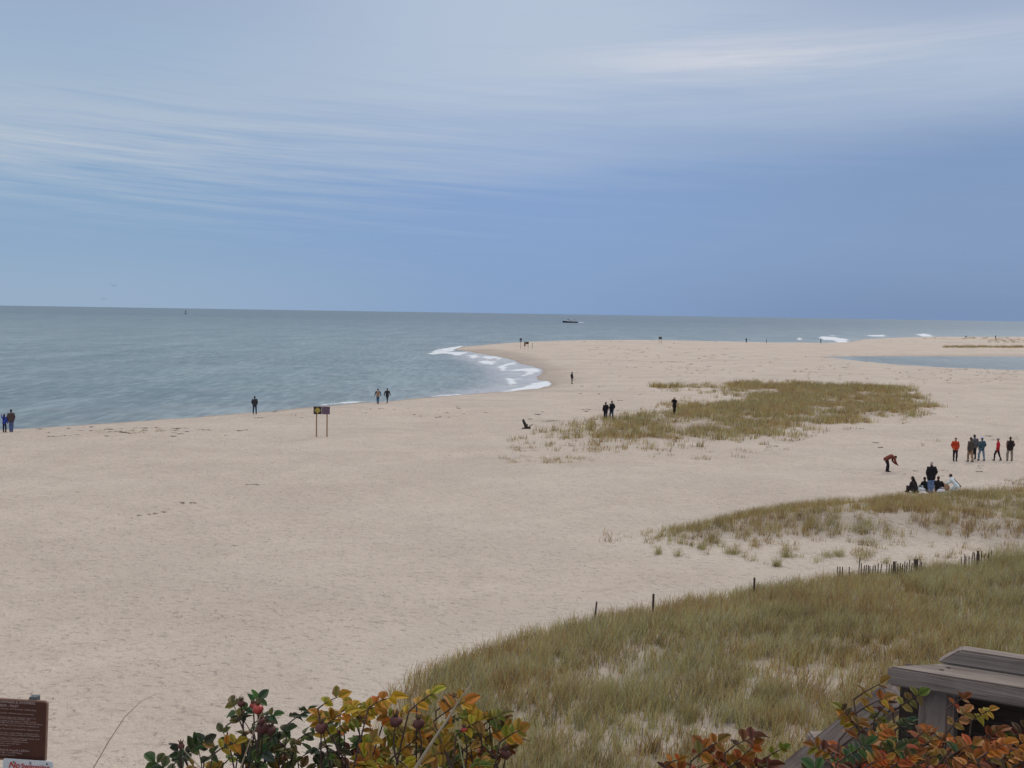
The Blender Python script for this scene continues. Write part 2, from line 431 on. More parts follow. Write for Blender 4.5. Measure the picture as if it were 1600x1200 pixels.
ys = np.concatenate([np.arange(-6, 24, .4), EYE * F / np.arange(740, 270, -2.0), EYE * F / np.arange(270, 15.5, -1.0), [1300, 1500, 2000]])
ss_ = np.concatenate([np.linspace(-1.3, -.62, 60)[:-1], np.linspace(-.62, .62, 820), np.linspace(.62, 1.3, 60)[1:]])
YY = ys[:, None] + 0 * ss_[None]; XX = ss_[None] * (YY + 8)
shp = XX.shape
h, s, l, f, m_, ms, fr = G(XX.ravel(), YY.ravel(), True)
xr, yr = XX.ravel(), YY.ravel()
wetv = np.maximum(sstep(s, 2.6, .3), sstep(l, 2.0, .2))
# the wet shelf left by the swash at the neck of the spit
WETP = polyw([(705, 546), (760, 546), (800, 552), (835, 560), (862, 570), (880, 582), (884, 594), (868, 603), (850, 606), (820, 612), (800, 600), (800, 570)], .2)
wp = sdist(WETP, xr, yr)
wetv = np.maximum(wetv * .8, sstep(wp + (fbm(xr / 5, yr / 5, 8) - .5) * 8, -5, 4) * .62)
# dark drift bands along the shore and on the far bank
BANK = polyw([(1260, 556.5), (1400, 553), (1600, 553), (1700, 553), (1700, 558), (1300, 558)], .5)
wetv = np.maximum(wetv, sstep(sdist(BANK, xr, yr), -2, 4) * .55)
palev = np.maximum(sstep(ms, -3, 1) * .9, np.maximum(sstep(f, -3.5, -.5) * .8, sstep(f, -.5, 1) * .8))
palev = np.maximum(palev, .35 * sstep(fbm(xr / 14, yr / 5, 9), .5, .75))
litv = np.maximum(sstep(f, 0, 1.5) * (.35 + .4 * fbm(xr, yr, 12)), np.maximum(sstep(m_, 0, 1.5) * .8, sstep(fr, 0, 5) * .8))
litv = np.maximum(litv, sstep(fbm(xr / 12, yr / 3.2, 14), .62, .8) * sstep(yr, 70, 110) * .35)
litv = np.where(yr < 17, .6, litv)
nr, ncol = shp; idx = np.arange(nr * ncol).reshape(shp)
Fq = np.stack([idx[:-1, :-1], idx[:-1, 1:], idx[1:, 1:], idx[1:, :-1]], -1).reshape(-1, 4)
me = mesh_np("sand_beach", np.stack([xr, yr, h], 1), Fq, {'wet': wetv, 'pale': palev, 'litter': litv})
tag(link("beach_ground", me, sand), kind='structure')

# ------------------------------------------------------------------ sea, one sheet with its waves and foam

q = np.concatenate([np.arange(330, 150, -2.0), np.arange(150, 20, -.6), np.arange(20, 3, -.35), [2.5, 2, 1.5, 1, .7, .5, .35]])
ys = EYE * F / q
ss_ = np.concatenate([np.linspace(-2.5, -.6, 60)[:-1], np.linspace(-.6, .6, 900), np.linspace(.6, 2.5, 60)[1:]])
YY = ys[:, None] + 0 * ss_[None]; XX = ss_[None] * YY; xr, yr = XX.ravel(), YY.ravel()
def zz(pts): return [(640 + u / 6.154, 500 + v / 6.154) for u, v in pts]
def zf(pts): return [(1100 + u / 3.2, 490 + v / 3.2) for u, v in pts]
foams = [zz(p_) for p_ in (
    [(195, 310), (260, 292), (400, 268), (505, 252), (515, 264), (430, 285), (390, 300), (250, 318)],
    [(195, 318), (330, 308), (545, 308), (520, 322), (460, 342), (420, 330), (320, 325), (210, 328)],
    [(550, 345), (640, 333), (655, 350), (610, 372), (590, 350)],
    [(655, 402), (740, 388), (800, 398), (850, 375), (875, 358), (845, 395), (790, 428), (740, 422), (690, 412)],
    [(700, 350), (860, 350), (870, 362), (740, 380)],
    [(840, 445), (900, 428), (1018, 403), (1010, 418), (950, 440), (920, 447), (958, 462), (900, 488), (870, 480)],
    [(930, 484), (1050, 470), (1200, 462), (1285, 480), (1200, 502), (1100, 545), (1010, 575), (1022, 612), (960, 628), (940, 590), (915, 553), (1000, 566), (1080, 533), (1180, 496), (1050, 490)],
    [(1100, 640), (1200, 610), (1330, 588), (1372, 612), (1345, 640), (1200, 672), (1000, 695), (860, 703), (600, 716), (350, 730), (350, 727), (600, 711), (860, 696), (960, 670)],
    [(160, 735), (300, 722), (480, 713), (480, 717), (300, 728)])]
foams += [zf(p_) for p_ in (
    [(575, 122), (590, 116), (640, 118), (720, 130), (715, 146), (670, 145), (650, 135), (590, 132)],
    [(625, 108), (660, 111), (650, 117)], [(760, 139), (850, 137), (820, 146)], [(805, 110), (905, 107), (905, 116), (850, 116)],
    [(1060, 106), (1100, 101), (1140, 110), (1135, 117), (1080, 114)], [(466, 127), (482, 123), (486, 133), (470, 135)])]
foams += [[(903, 503.4), (910, 503.6), (915, 504.2), (903, 504.4)]]
foams += [[(500, 632), (540, 628.5), (580, 626.5), (540, 629.5), (500, 633)]]
fo = np.zeros(xr.shape)
for fp in foams:
    P_ = polyw(fp, .05); lo, hi_ = P_.min(0) - 60, P_.max(0) + 60
    k = (xr > lo[0]) & (xr < hi_[0]) & (yr > lo[1]) & (yr < hi_[1])
    dloc = yr[k].mean() if k.any() else 1; wdt = .25 + yr[k] / 900.
    wob_ = (fbm(xr[k] / (1.2 + dloc / 60), yr[k] / (1.5 + dloc / 25), 77, 3) - .5) * 3.5
    fo[k] = np.maximum(fo[k], sstep(sdist(P_, xr[k], yr[k]) / wdt + wob_, -2.4, 2.0))
ssd = -sdist(SEA, xr, yr)
ssd = ssd + np.clip(ssd + 3, 0, 3) / 3 * (fbm(xr / 2.5, yr / 2.5, 11, 3) - .5) * 1.2
edge = np.exp(-((ssd + .45) / .35) ** 2) * sstep(fbm(xr / 5, yr / 5, 41), .40, .7) * .45
fo = np.maximum(fo, edge * (yr < 300))
# thin lace of foam washing about at the neck of the spit
LACE = polyw([(720, 545), (790, 556), (845, 575), (862, 600), (800, 612), (700, 619), (790, 600), (770, 575), (730, 560)], 0)
wash = sstep(sdist(LACE, xr, yr), -6, 3) * (yr < 300)
lc = sstep(sdist(LACE, xr, yr), -4, 3) * .30
fo = np.maximum(fo, lc * (yr < 300))
# whitecaps far out are rare flecks
shallow = np.clip(np.exp(ssd / 9), 0, 1) * (ssd < 3)
LG = inside(LAG, xr, yr)
shallow = np.where(sdist(LAG, xr, yr) > -8, .15, shallow)
shallow = np.maximum(shallow, sstep(sdist(LACE, xr, yr), -10, 6) * .9)
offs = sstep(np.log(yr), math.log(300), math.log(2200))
amp = np.clip(-ssd / 10, 0, 1) * np.where(sdist(LAG, xr, yr) > -15, 0, 1)
zw = amp * ((fbm(xr / 9, yr / 2.2, 51, 3) - .5) * .22 * (yr < 400) + (fbm(xr / 40, yr / 9, 52, 3) - .5) * .35)
zw = zw + fo * np.where(yr > 300, .35, .10) * (fo > .4) * np.clip(-ssd, 0, 1)
nr, ncol = XX.shape; idx = np.arange(nr * ncol).reshape(nr, ncol)
Fq = np.stack([idx[:-1, :-1], idx[:-1, 1:], idx[1:, 1:], idx[1:, :-1]], -1).reshape(-1, 4)
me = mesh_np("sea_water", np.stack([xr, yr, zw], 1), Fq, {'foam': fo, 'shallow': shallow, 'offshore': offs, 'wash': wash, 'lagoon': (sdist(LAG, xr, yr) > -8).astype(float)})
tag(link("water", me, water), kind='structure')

# ------------------------------------------------------------------ marram grass

PAL = {'fore': [(.235, .195, .105), (.165, .150, .072), (.105, .112, .048), (.27, .225, .14), (.14, .135, .06), (.20, .155, .085)],
       'tan': [(.19, .155, .08), (.155, .140, .065), (.115, .115, .050), (.225, .19, .11), (.15, .12, .06)],
       'green': [(.095, .095, .045), (.14, .13, .065), (.18, .155, .085)],
       'dry': [(.20, .15, .11), (.25, .20, .15), (.15, .12, .09)]}

def blades(P, hgt, wid, pal, lean=.35, seg=3, wind=(.10, .02), dirn=None):
    """P (n,3) roots -> one mesh of tapering bent blades"""
    n = len(P); th = rng.uniform(0, 2 * np.pi, n)
    ln = np.abs(rng.normal(lean, lean * .5, n)) if dirn is None else lean
    if dirn is not None: th = dirn + rng.normal(0, .4, n)
    H = hgt * rng.uniform(.55, 1.15, n)
    dx, dy = np.cos(th) * ln + wind[0], np.sin(th) * ln + wind[1]
    fa = rng.uniform(0, np.pi, n); wx, wy = np.cos(fa) * wid, np.sin(fa) * wid
    V = []; lv = np.linspace(0, 1, seg + 1)
    for k, t in enumerate(lv):
        c_ = np.stack([P[:, 0] + dx * H * t ** 1.7, P[:, 1] + dy * H * t ** 1.7, P[:, 2] - .03 + H * (t - .12 * (ln ** 1) * t * t)], 1)
        ww = (1 - t * .85)
        o_ = np.stack([wx * ww, wy * ww, 0 * wx], 1) * .5
        V += [c_ - o_, c_ + o_]
    V = np.stack(V, 1); m2 = 2 * (seg + 1)
    fc = [[2 * k, 2 * k + 1, 2 * k + 3, 2 * k + 2] for k in range(seg)]
    Fq = (np.arange(n)[:, None, None] * m2 + np.array(fc)[None]).reshape(-1, 4)
    pl = np.array(pal); ci = rng.integers(0, len(pl), n); cc = pl[ci] * rng.uniform(.40, 1.6, (n, 1)) * np.array([3.1, 2.42, 2.05])
    tuft = vnoise(P[:, 0] / .32, P[:, 1] / .32, 95)[:, None]
    tone = .55 * tuft + .45 * fbm(P[:, 0] / 1.1, P[:, 1] / 1.1, 91, 3)[:, None]; big = fbm(P[:, 0] / 4, P[:, 1] / 4, 93, 2)[:, None]
    straw = (rng.uniform(0, 1, (n, 1)) < .16)
    cc = np.where(straw, np.array([.27, .235, .185]) * rng.uniform(.7, 1.2, (n, 1)), cc)
    cc = np.clip(cc * (.30 + 1.4 * tone) * np.where(big > .5, np.array([1.08, .98, .90]), np.array([.92, 1.0, .95])), 0, .52)
    C4 = np.ones((n, m2, 4)); C4[:, :, :3] = cc[:, None, :]
    dry = np.repeat(lv, 2)[None, :, None]                 # tips dry out to straw
    C4[:, :, :3] = C4[:, :, :3] * (1 - .35 * dry) + np.array([.30, .25, .15]) * .35 * dry
    return V.reshape(-1, 3), Fq, C4.reshape(-1, 4)

def scatter(P, n, acc):
    lo, hi_ = P.min(0), P.max(0)
    x = rng.uniform(lo[0], hi_[0], n); y = rng.uniform(lo[1], hi_[1], n)
    d = sdist(P, x, y); k = (rng.uniform(0, 1, n) < acc(x, y, d))
    return x[k], y[k], d[k]

def grass(name, x, y, per, spread, hgt, wid, pal, label, lean=.35, seg=3, hvar=None):
    n = len(x); h0 = np.full(n, 1.0) if hvar is None else hvar
    X_ = np.repeat(x, per) + rng.normal(0, spread, n * per); Y_ = np.repeat(y, per) + rng.normal(0, spread, n * per)
    Hh = np.repeat(h0, per) * hgt
    V, Fq, C4 = blades(np.stack([X_, Y_, np.repeat(G(x, y), per)], 1), Hh, wid, pal, lean, seg)
    me = mesh_np(name, V, Fq, {'tint': C4}); o = link(name, me, grassmat, smooth=False)
    return tag(o, label, 'grass', kind='stuff')

# foreground dune: patchy, bare sand between the tussocks
def acc(x, y, d):
    patch = fbm(x / 2.6 + 3, y / 1.5, 61, 3)
    bare = np.maximum(sstep(patch, .34, .48) * .68 + .32, sstep(d, 9, 3) * .85)
    return np.where(d > -.25, bare * sstep(d, -.3, .8), 0) * (y > 17.5) * (y < 48) * (x < 25) * (x > -8)
x, y, d = scatter(FORE, 56000, acc)
gnz = fbm(x / 3, y / 3, 62)
k = gnz < .5
grass("dune_grass", x, y, 9, .085, .50, .023, PAL['fore'], 'tall olive and straw marram grass covering the near dune', .36, 3, .75 + .5 * fbm(x / 2, y / 2, 63))
n_fore = len(x)
k = rng.uniform(0, 1, len(x)) < .22 * sstep(gnz, .5, .65)
grass("dune_grass", x[k], y[k], 12, .07, .56, .021, PAL['green'], 'darker green tussocks among the near dune grass', .4, 3)

# middle dune
def acc(x, y, d): return sstep(d, -.3, .5) * sstep(fbm(x / 1.6, y / 1.3, 64, 3), .32, .46) * (x < 42)
x, y, d = scatter(MID, 16000, acc)
grass("dune_grass", x, y, 14, .10, .48, .017, PAL['tan'], 'tawny marram grass along the crest of the middle dune', .35, 2)
def acc(x, y, d): return np.where(d > 0, .9 * sstep(fbm(x / .9, y / .9, 65, 3), .50, .62), 0) * (x < 32)
x, y, d = scatter(MIDS, 5200, acc)
grass("grass_tufts", x, y, 16, .09, .36, .016, PAL['green'] + PAL['tan'][:2], 'sparse grass tufts on pale sand below the middle dune', .45, 2, rng.uniform(.5, 1.25, len(x)))

# far patch
def acc(x, y, d): return sstep(d + (fbm(x / 2.5, y / 2.5, 68, 3) - .5) * 9, -1.5, 3.0) * sstep(fbm(x / 3.6, y / 3.6, 66, 4), .33, .46)
x, y, d = scatter(FAR, 15000, acc)
grass("dune_grass", x, y, 12, .22, .62, .045, PAL['tan'], 'wide tawny grass patch in the middle of the beach', .35, 2)
def acc(x, y, d): return np.where(d > 0, sstep(fbm(x / 2.6, y / 2.6, 67, 3), .42, .54), 0)
x, y, d = scatter(FARS, 5200, acc)
grass("grass_tufts", x, y, 12, .20, .50, .04, PAL['green'] + PAL['tan'][:3], 'olive tufts fringing the far grass patch', .4, 2, rng.uniform(.4, 1.2, len(x)))
# the line of darker tussocks on top of the patch and its outliers
xs, ys_ = [], []
for (a, b0, b1, n_) in (((1020, 1075), 603, 607, 22), ((1140, 1260), 599, 606, 90), ((1260, 1340), 602, 608, 50), ((1330, 1430), 604, 612, 50), ((1080, 1150), 603, 609, 10),
                        ((1475, 1600), 541.5, 543.5, 190), ((1545, 1640), 530, 536, 60), ((1440, 1600), 528, 530, 30)):
    for _ in range(n_):
        pxx = random.uniform(*a); pyy = random.uniform(b0, b1); q_ = flat(pxx, pyy); xs.append(q_[0]); ys_.append(q_[1])
grass("grass_tufts", np.array(xs), np.array(ys_), 26, .45, .85, .07, PAL['green'] + PAL['tan'][:2], 'dark grass tussocks on the far spit and patch top', .5, 2, rng.uniform(.5, 1.2, len(xs)))
xs, ys_ = [], []
for (a, b0, b1, n_) in (((780, 925), 714, 723, 34), ((800, 950), 690, 706, 30), ((950, 1235), 700, 716, 16), ((1060, 1120), 712, 718, 5), ((945, 1010), 836, 848, 5),
                        ((1040, 1360), 572, 598, 70), ((1400, 1600), 576, 600, 60), ((1440, 1600), 640, 700, 8), ((1545, 1660), 750, 766, 34), ((150, 260), 671, 676, 10)):
    for _ in range(n_):
        pxx = random.uniform(*a); pyy = random.uniform(b0, b1); q_ = flat(pxx, pyy); xs.append(q_[0]); ys_.append(q_[1])
grass("grass_tufts", np.array(xs), np.array(ys_), 14, .20, .34, .03, PAL['dry'] + PAL['green'], 'thin dry tufts scattered over the open sand', .6, 2, rng.uniform(.4, 1.3, len(xs)))

# single tussocks standing clear of the others on the pale sand
def tussock(px, py, hgt, n_, pal, spread, label):
    pt = flat(px, py); x = rng.normal(0, spread, n_); y = rng.normal(0, spread, n_)
    P = np.stack([x, y, G(x + pt[0], y + pt[1]) - gz(*pt)], 1)
    V, Fq, C4 = blades(P, hgt, .014, pal, .5, 3)
    o = link("grass_tussock", mesh_np("grass_tussock", V, Fq, {'tint': C4}), grassmat, smooth=False)
    o.location = (pt[0], pt[1], gz(*pt)); return tag(o, label, 'grass tussock', 'tussocks standing alone on the pale sand')
for px, py, hh, nn, sp_, lb in (
        (1213, 886, .44, 130, .09, 'lone dark green tussock lying lowest on the pale sand below the dune'),
        (1228, 872, .50, 150, .13, 'bushy tussock just above the lone lowest tussock'),
        (1028, 868, .46, 90, .08, 'small upright tussock at the left tip of the middle dune'),
        (1059, 871, .42, 70, .10, 'thin sprawling tussock beside the small upright one'),
        (1096, 862, .44, 120, .12, 'round tussock left of centre on the sandy slope'),
        (1142, 868, .50, 150, .15, 'dense tussock under the left end of the grass crest'),
        (1293, 873, .40, 110, .13, 'low tussock midway along the sandy slope'),
        (1310, 872, .45, 130, .12, 'green tussock just right of the low one on the slope'),
        (1345, 873, .38, 150, .22, 'broad flat tussock above the picket fence'),
        (1383, 880, .38, 80, .10, 'small tussock behind the fence post'),
        (1465, 892, .60, 200, .20, 'tawny bushy tussock between the two picket fences'),
        (1560, 892, 1.05, 420, .26, 'tall dark tussock right of the short picket fence'),
        (1590, 884, .95, 300, .25, 'tall tussock at the right edge beside the sand bank'),
        (1236, 996, .62, 260, .14, 'dark green tussock in the middle of the near dune')):
    tussock(px, py, hh, nn, PAL['green'] + (PAL['tan'][:2] if hh > .5 else []), sp_, lb)

# ------------------------------------------------------------------ beach wrack (dried weed and debris nobody could count)

wrackmat = simple("dried_weed", (.12, .092, .072), .95, .4, 9)
bm = bmesh.new()
def weed(px, py, size):
    pt = flat(px, py); z0 = gz(*pt); n_ = random.randint(4, 8); zx = gz(pt[0] + 1, pt[1]) - z0; zy = gz(pt[0], pt[1] + 1) - z0
    for _ in range(n_):
        a = random.uniform(-.5, .5); L = size * random.uniform(.3, .9); cx, cy = pt[0] + random.gauss(0, size * .5), pt[1] + random.gauss(0, size * .35)
        pts = [(cx + L * (t - .5) * math.cos(a), cy + L * (t - .5) * math.sin(a) + random.gauss(0, .04), z0 + (cx - pt[0]) * zx + (cy - pt[1]) * zy + random.uniform(.01, .05) * (1 + size * .6)) for t in (0, .33, .66, 1)]
        r = size * random.uniform(.02, .06)
        tube(bm, pts, [r * .4, r, r * .9, r * .3], 5)
rows = [((60, 400), 662, 682, 26, .35), ((400, 780), 634, 654, 24, .35), ((140, 330), 668, 676, 16, .4), ((820, 1000), 640, 662, 16, .35),
        ((900, 1150), 542, 560, 40, .6), ((950, 1330), 555, 582, 70, .5), ((1040, 1600), 530, 538, 34, .7), ((850, 1040), 532, 535, 14, .6),
        ((1380, 1600), 575, 583, 26, .5), ((1080, 1560), 600, 700, 30, .4), ((380, 410), 756, 760, 3, .25), ((210, 260), 800, 806, 4, .25), ((265, 300), 785, 788, 2, .22),
        ((870, 1030), 560, 640, 22, .4), ((1340, 1500), 555, 570, 6, .5), ((100, 1000), 700, 900, 12, .12), ((840, 870), 655, 662, 2, .5), ((1400, 1560), 728, 748, 9, .22),
        ((270, 350), 955, 970, 5, .10)]
for (a, y0, y1, n_, sz) in rows:
    for _ in range(n_): weed(random.uniform(*a), random.uniform(y0, y1), sz * random.uniform(.5, 1.2))
tag(link("beach_wrack", bm_mesh("beach_wrack", bm), wrackmat), 'dark scraps of dried seaweed and drift scattered over the sand', 'seaweed', kind='stuff')

# ------------------------------------------------------------------ people

SKIN = (.42, .26, .19)
def cloth(col):
    nm = "cloth_%d_%d_%d" % tuple(int(c_ * 999) for c_ in col)
    return simple(nm, col, .9, .22, 14, .5, .15)
skinm = simple("skin", SKIN, .55, .08, 30); eyem = simple("eye_dark", (.02, .02, .02), .3); mouthm = simple("lips", (.30, .10, .09), .5)

def stand(stride=0., arms='down', wide=.10, lean=0., sway=0.):
    J = dict(pelvis=(0, 0, .95), waist=(0, lean * .3, 1.10), chest=(0, lean * .7, 1.31), neck=(0, lean, 1.46), head=(0, lean + .03, 1.63),
             hipL=(-.09, 0, .92), hipR=(.09, 0, .92),
             kneeL=(-wide - .01, stride * .30 + .03, .50), kneeR=(wide + .01, -stride * .20 + .03, .50),
             ankL=(-wide - sway, stride * .38, .085), ankR=(wide + sway, -stride * .42, .085 + abs(stride) * .04),
             shL=(-.19, lean, 1.42), shR=(.19, lean, 1.42))
    A = dict(down=((-.27, lean - .02, 1.15), (-.28, lean + .08, .90)), swing=((-.25, lean - .10, 1.17), (-.26, lean + .02, .93)),
             pocket=((-.265, lean - .07, 1.17), (-.19, lean + .07, .96)), front=((-.27, lean + .03, 1.16), (-.10, lean + .24, 1.14)),
             up=((-.34, lean + .08, 1.36), (-.38, lean + .12, 1.62)), lift=((-.24, lean + .16, 1.30), (-.08, lean + .22, 1.55)), out=((-.30, lean - .02, 1.18), (-.35, lean + .04, .95)))
    aL, aR = (arms if isinstance(arms, tuple) else (arms, arms))
    J['elL'], J['wrL'] = A[aL]; e, w_ = A[aR]; J['elR'], J['wrR'] = (-e[0], e[1], e[2]), (-w_[0], w_[1], w_[2])
    if stride:
        for s_, k in (('L', -1), ('R', 1)):
            if (aL, aR)[s_ == 'R'] == 'down':
                x_, y_, z_ = J['wr' + s_]; J['wr' + s_] = (x_, y_ + k * stride * .22, z_ + .02); x_, y_, z_ = J['el' + s_]; J['el' + s_] = (x_, y_ + k * stride * .1, z_)
    return J

def person(px, py, label, J, rz=0., height=1.72, top=(.03, .03, .035), legs=(.03, .035, .05), hair=(.03, .022, .018), hat=None, sleeves=None, shoes=(.03, .028, .026),
           hem=.86, build=1.0, longhair=False, vox=.018, group='people walking and standing on the beach', pos=None, pitch=0., scarf=None, hood=False):
    J = {k: Vector(v) for k, v in J.items()}; s_ = height / 1.74
    root = empty("person", pos if pos is not None else place(px, py), rz); root.scale = (s_, s_, s_)
    tag(root, label, 'person', group)
    bm = bmesh.new(); w_ = build
    R = Matrix.Rotation(pitch, 3, 'X'); hd = J['head']
    # body: head, neck, trunk and limbs in one skin
    ball(bm, hd, (.076, .094, .115), 3, R); ball(bm, hd + R @ Vector((0, .045, -.055)), (.052, .045, .055), 2, R)
    ball(bm, hd + R @ Vector((0, .100, -.012)), (.014, .020, .024), 2, R)
    for k in (-1, 1): ball(bm, hd + R @ Vector((k * .078, -.005, -.005)), (.012, .022, .032), 2, R)
    capsule(bm, J['neck'] - Vector((0, .0, .03)), hd + R @ Vector((0, -.015, -.07)), .055, .05)
    capsule(bm, J['shL'], J['shR'], .055, .055)
    for k in (-.07, .07): capsule(bm, J['pelvis'] + Vector((k, 0, 0)), J['chest'] + Vector((k * 1.2, 0, 0)), .09, .10)
    for a in 'LR':
        capsule(bm, J['sh' + a], J['el' + a], .048, .040); capsule(bm, J['el' + a], J['wr' + a], .038, .028)
        capsule(bm, J['hip' + a], J['knee' + a], .080, .055); capsule(bm, J['knee' + a], J['ank' + a], .052, .038)
        dv = (J['wr' + a] - J['el' + a]).normalized(); capsule(bm, J['wr' + a], J['wr' + a] + dv * .07, .030, .034)
    me = fuse(bm, vox)
    bm = bmesh.new(); bm.from_mesh(me); bpy.data.meshes.remove(me)
    for a, k in (('L', -1), ('R', 1)):                       # fingers, unequal and curled, and the thumb
        wv_ = J['wr' + a]; dv = (wv_ - J['el' + a]).normalized(); sd = dv.cross(Vector((0, 0, 1)))
        sd = Vector((0, 1, 0)) if sd.length < .3 else sd.normalized(); inn = dv.cross(sd).normalized(); inn = inn if inn.x * k < 0 else -inn
        for i, L in enumerate((.066, .076, .072, .056)):
            b0 = wv_ + dv * .085 + sd * (i - 1.5) * -.018
            tube(bm, [b0, b0 + dv * L * .5 + inn * .006, b0 + dv * L * .85 + inn * .028], [.0095, .0085, .007], 6)
        b0 = wv_ + dv * .03 + sd * .030; tube(bm, [b0, b0 + dv * .03 + sd * .022 + inn * .008, b0 + dv * .058 + sd * .026 + inn * .018], [.011, .010, .008], 6)
    body = link("body", bm_mesh("body", bm), skinm, root)
    bm = bmesh.new()
    for k in (-1, 1): ball(bm, hd + R @ Vector((k * .031, .088, .014)), (.011, .008, .008), 1, R)
    link("eyes", bm_mesh("eyes", bm), eyem, root)
    bm = bmesh.new(); ball(bm, hd + R @ Vector((0, .092, -.058)), (.022, .008, .007), 1, R); link("mouth", bm_mesh("mouth", bm), mouthm, root)
    # trousers
    bm = bmesh.new(); capsule(bm, J['hipL'], J['hipR'], .105 * w_, .105 * w_); capsule(bm, J['pelvis'], J['pelvis'] * .6 + J['waist'] * .4, .10 * w_, .085)
    for a in 'LR':
        capsule(bm, J['hip' + a], J['knee' + a], .100 * w_, .078 * w_); ak = J['ank' + a]; capsule(bm, J['knee' + a], ak + (J['knee' + a] - ak).normalized() * .02, .076 * w_, .064 * w_)
    link("trousers", wrinkle(fuse(bm, vox), 11), cloth(legs), root)
    # jacket
    bm = bmesh.new(); cut = J['pelvis'] + (J['pelvis'] - J['waist']).normalized() * (.95 - hem)
    capsule(bm, J['shL'] - Vector((-.015, 0, .02)), J['shR'] - Vector((.015, 0, .02)), .078, .078)
    capsule(bm, J['neck'], J['neck'] + (hd - J['neck']) * .30, .082, .072)
    for k in (-1, 1):
        capsule(bm, J['chest'] + Vector((k * .075, 0, .04)), J['waist'] + Vector((k * .068 * w_, 0, 0)), .120 * w_, .115 * w_)
        capsule(bm, J['waist'] + Vector((k * .068 * w_, 0, 0)), cut + Vector((k * .075 * w_, 0, 0)), .115 * w_, .120 * w_)
    sl = bm if sleeves is None else bmesh.new()
    for a in 'LR':
        capsule(sl, J['sh' + a], J['el' + a], .074, .066); capsule(sl, J['el' + a], J['wr' + a], .064, .048)
    if hood:
        ball(bm, hd + R @ Vector((0, -.012, .014)), (.100, .108, .132), 2, R)
    link("jacket" if sleeves is None else "vest", wrinkle(fuse(bm, vox), 5), cloth(top), root)
    if sleeves is not None: link("sleeves", wrinkle(fuse(sl, vox), 6), cloth(sleeves), root)
    for a in 'LR':
        bm = bmesh.new(); ak = J['ank' + a]
        capsule(bm, ak, ak - Vector((0, .02, .035)), .052, .048); ball(bm, ak + Vector((0, .07, -.040)), (.048, .125, .042), 2)
        for v in bm.verts: v.co.z = max(v.co.z, ak.z - .085)
        link("shoe", fuse(bm, .014, 2), cloth(shoes), root)
    if not hood:
        bm = bmesh.new(); ball(bm, hd + R @ Vector((0, -.022, .022)), (.086, .098, .112), 2, R)
        if longhair: capsule(bm, hd + R @ Vector((0, -.05, 0)), J['chest'] + Vector((0, -.13, .02)), .080, .055)
        link("hair", fuse(bm, .014, 1), cloth(hair), root)
    if hat is not None:
        bm = bmesh.new(); ball(bm, hd + R @ Vector((0, -.008, .052)), (.092, .106, .085), 2, R)
        ball(bm, hd + R @ Vector((0, .095, .048)), (.062, .060, .012), 2, R)
        link("cap", fuse(bm, .012, 1), cloth(hat), root)
    if scarf is not None:
        bm = bmesh.new(); a_, b_, r_ = scarf; capsule(bm, a_, b_, r_, r_ * .7); link("scarf", fuse(bm, .014, 2), cloth((.02, .022, .024)), root)
    return root

def wrinkle(me, seed):
    n = len(me.vertices); co = np.empty(n * 3, np.float32); me.vertices.foreach_get('co', co); no = np.empty(n * 3, np.float32)
    me.vertex_normals.foreach_get('vector', no); co = co.reshape(-1, 3); no = no.reshape(-1, 3)
    d = (fbm(co[:, 0] * 7 + seed, co[:, 2] * 9 + co[:, 1] * 3, seed, 3) - .5) * .040
    me.vertices.foreach_set('co', (co + no * d[:, None]).ravel()); me.update(); return me

PI = math.pi
pairs = 'couple standing close together by the water'
person(7, 671, 'person in bright blue jacket raising one arm at the left edge of the beach', stand(.0, ('up', 'down'), .12), rz=-.25, height=1.50, top=(.035, .06, .30), legs=(.02, .02, .03), hood=False, hair=(.02, .02, .05), longhair=True)
person(17.5, 671, 'taller person in brown jacket and blue jeans beside the blue jacket', stand(0, ('down', 'pocket'), .07), rz=.2, height=1.86, top=(.085, .06, .06), legs=(.09, .12, .24), hair=(.03, .03, .03), build=1.15)
person(398, 643, 'lone person in dark jacket with hands in pockets at the waterline', stand(0, 'pocket', .11, sway=.03), rz=.1, height=1.80, top=(.045, .045, .05), legs=(.03, .045, .08), hair=(.02, .02, .02))
person(590.5, 627.5, 'person in tan vest and jeans walking along the waterline', stand(.25, 'out', .06), rz=.25, height=1.72, top=(.30, .19, .13), sleeves=(.04, .04, .05), legs=(.04, .09, .17), hair=(.03, .02, .02))
person(605, 626.5, 'person in black jacket walking beside the tan vest', stand(.55, 'out', .03), rz=-.1, height=1.70, top=(.03, .032, .034), legs=(.035, .035, .035), hair=(.03, .02, .02))
person(893.5, 597, 'lone person in black standing on the sand near the foaming bay', stand(.1, ('pocket', 'down'), .06), rz=-1.2, height=1.80, top=(.025, .025, .03), legs=(.03, .04, .05), hat=(.03, .03, .03))
person(946, 656.5, 'long black coat walking close on the left of a companion at the grass patch', stand(.45, ('down', 'pocket'), .05), rz=.2, height=1.72, top=(.018, .018, .022), legs=(.03, .035, .06), hem=.76, longhair=True, build=1.12)
person(955.5, 656, 'dark jacket and jeans leaning toward the black coat at the grass patch', stand(.35, 'pocket', .07, -.03), rz=.5, height=1.82, top=(.02, .02, .025), legs=(.05, .075, .12), build=1.08)
person(1053.5, 651, 'dark slim person standing in the far grass with arms lifted', stand(0, 'lift', .05), rz=PI * .9, height=1.78, top=(.022, .018, .018), legs=(.035, .02, .018), hair=(.12, .07, .05), hem=.80)
person(1492, 720, 'leftmost of the walking row, orange red jacket and black trousers', stand(.05, 'pocket', .09), rz=PI, height=1.70, top=(.42, .055, .022), legs=(.02, .02, .024), hat=(.16, .15, .14))
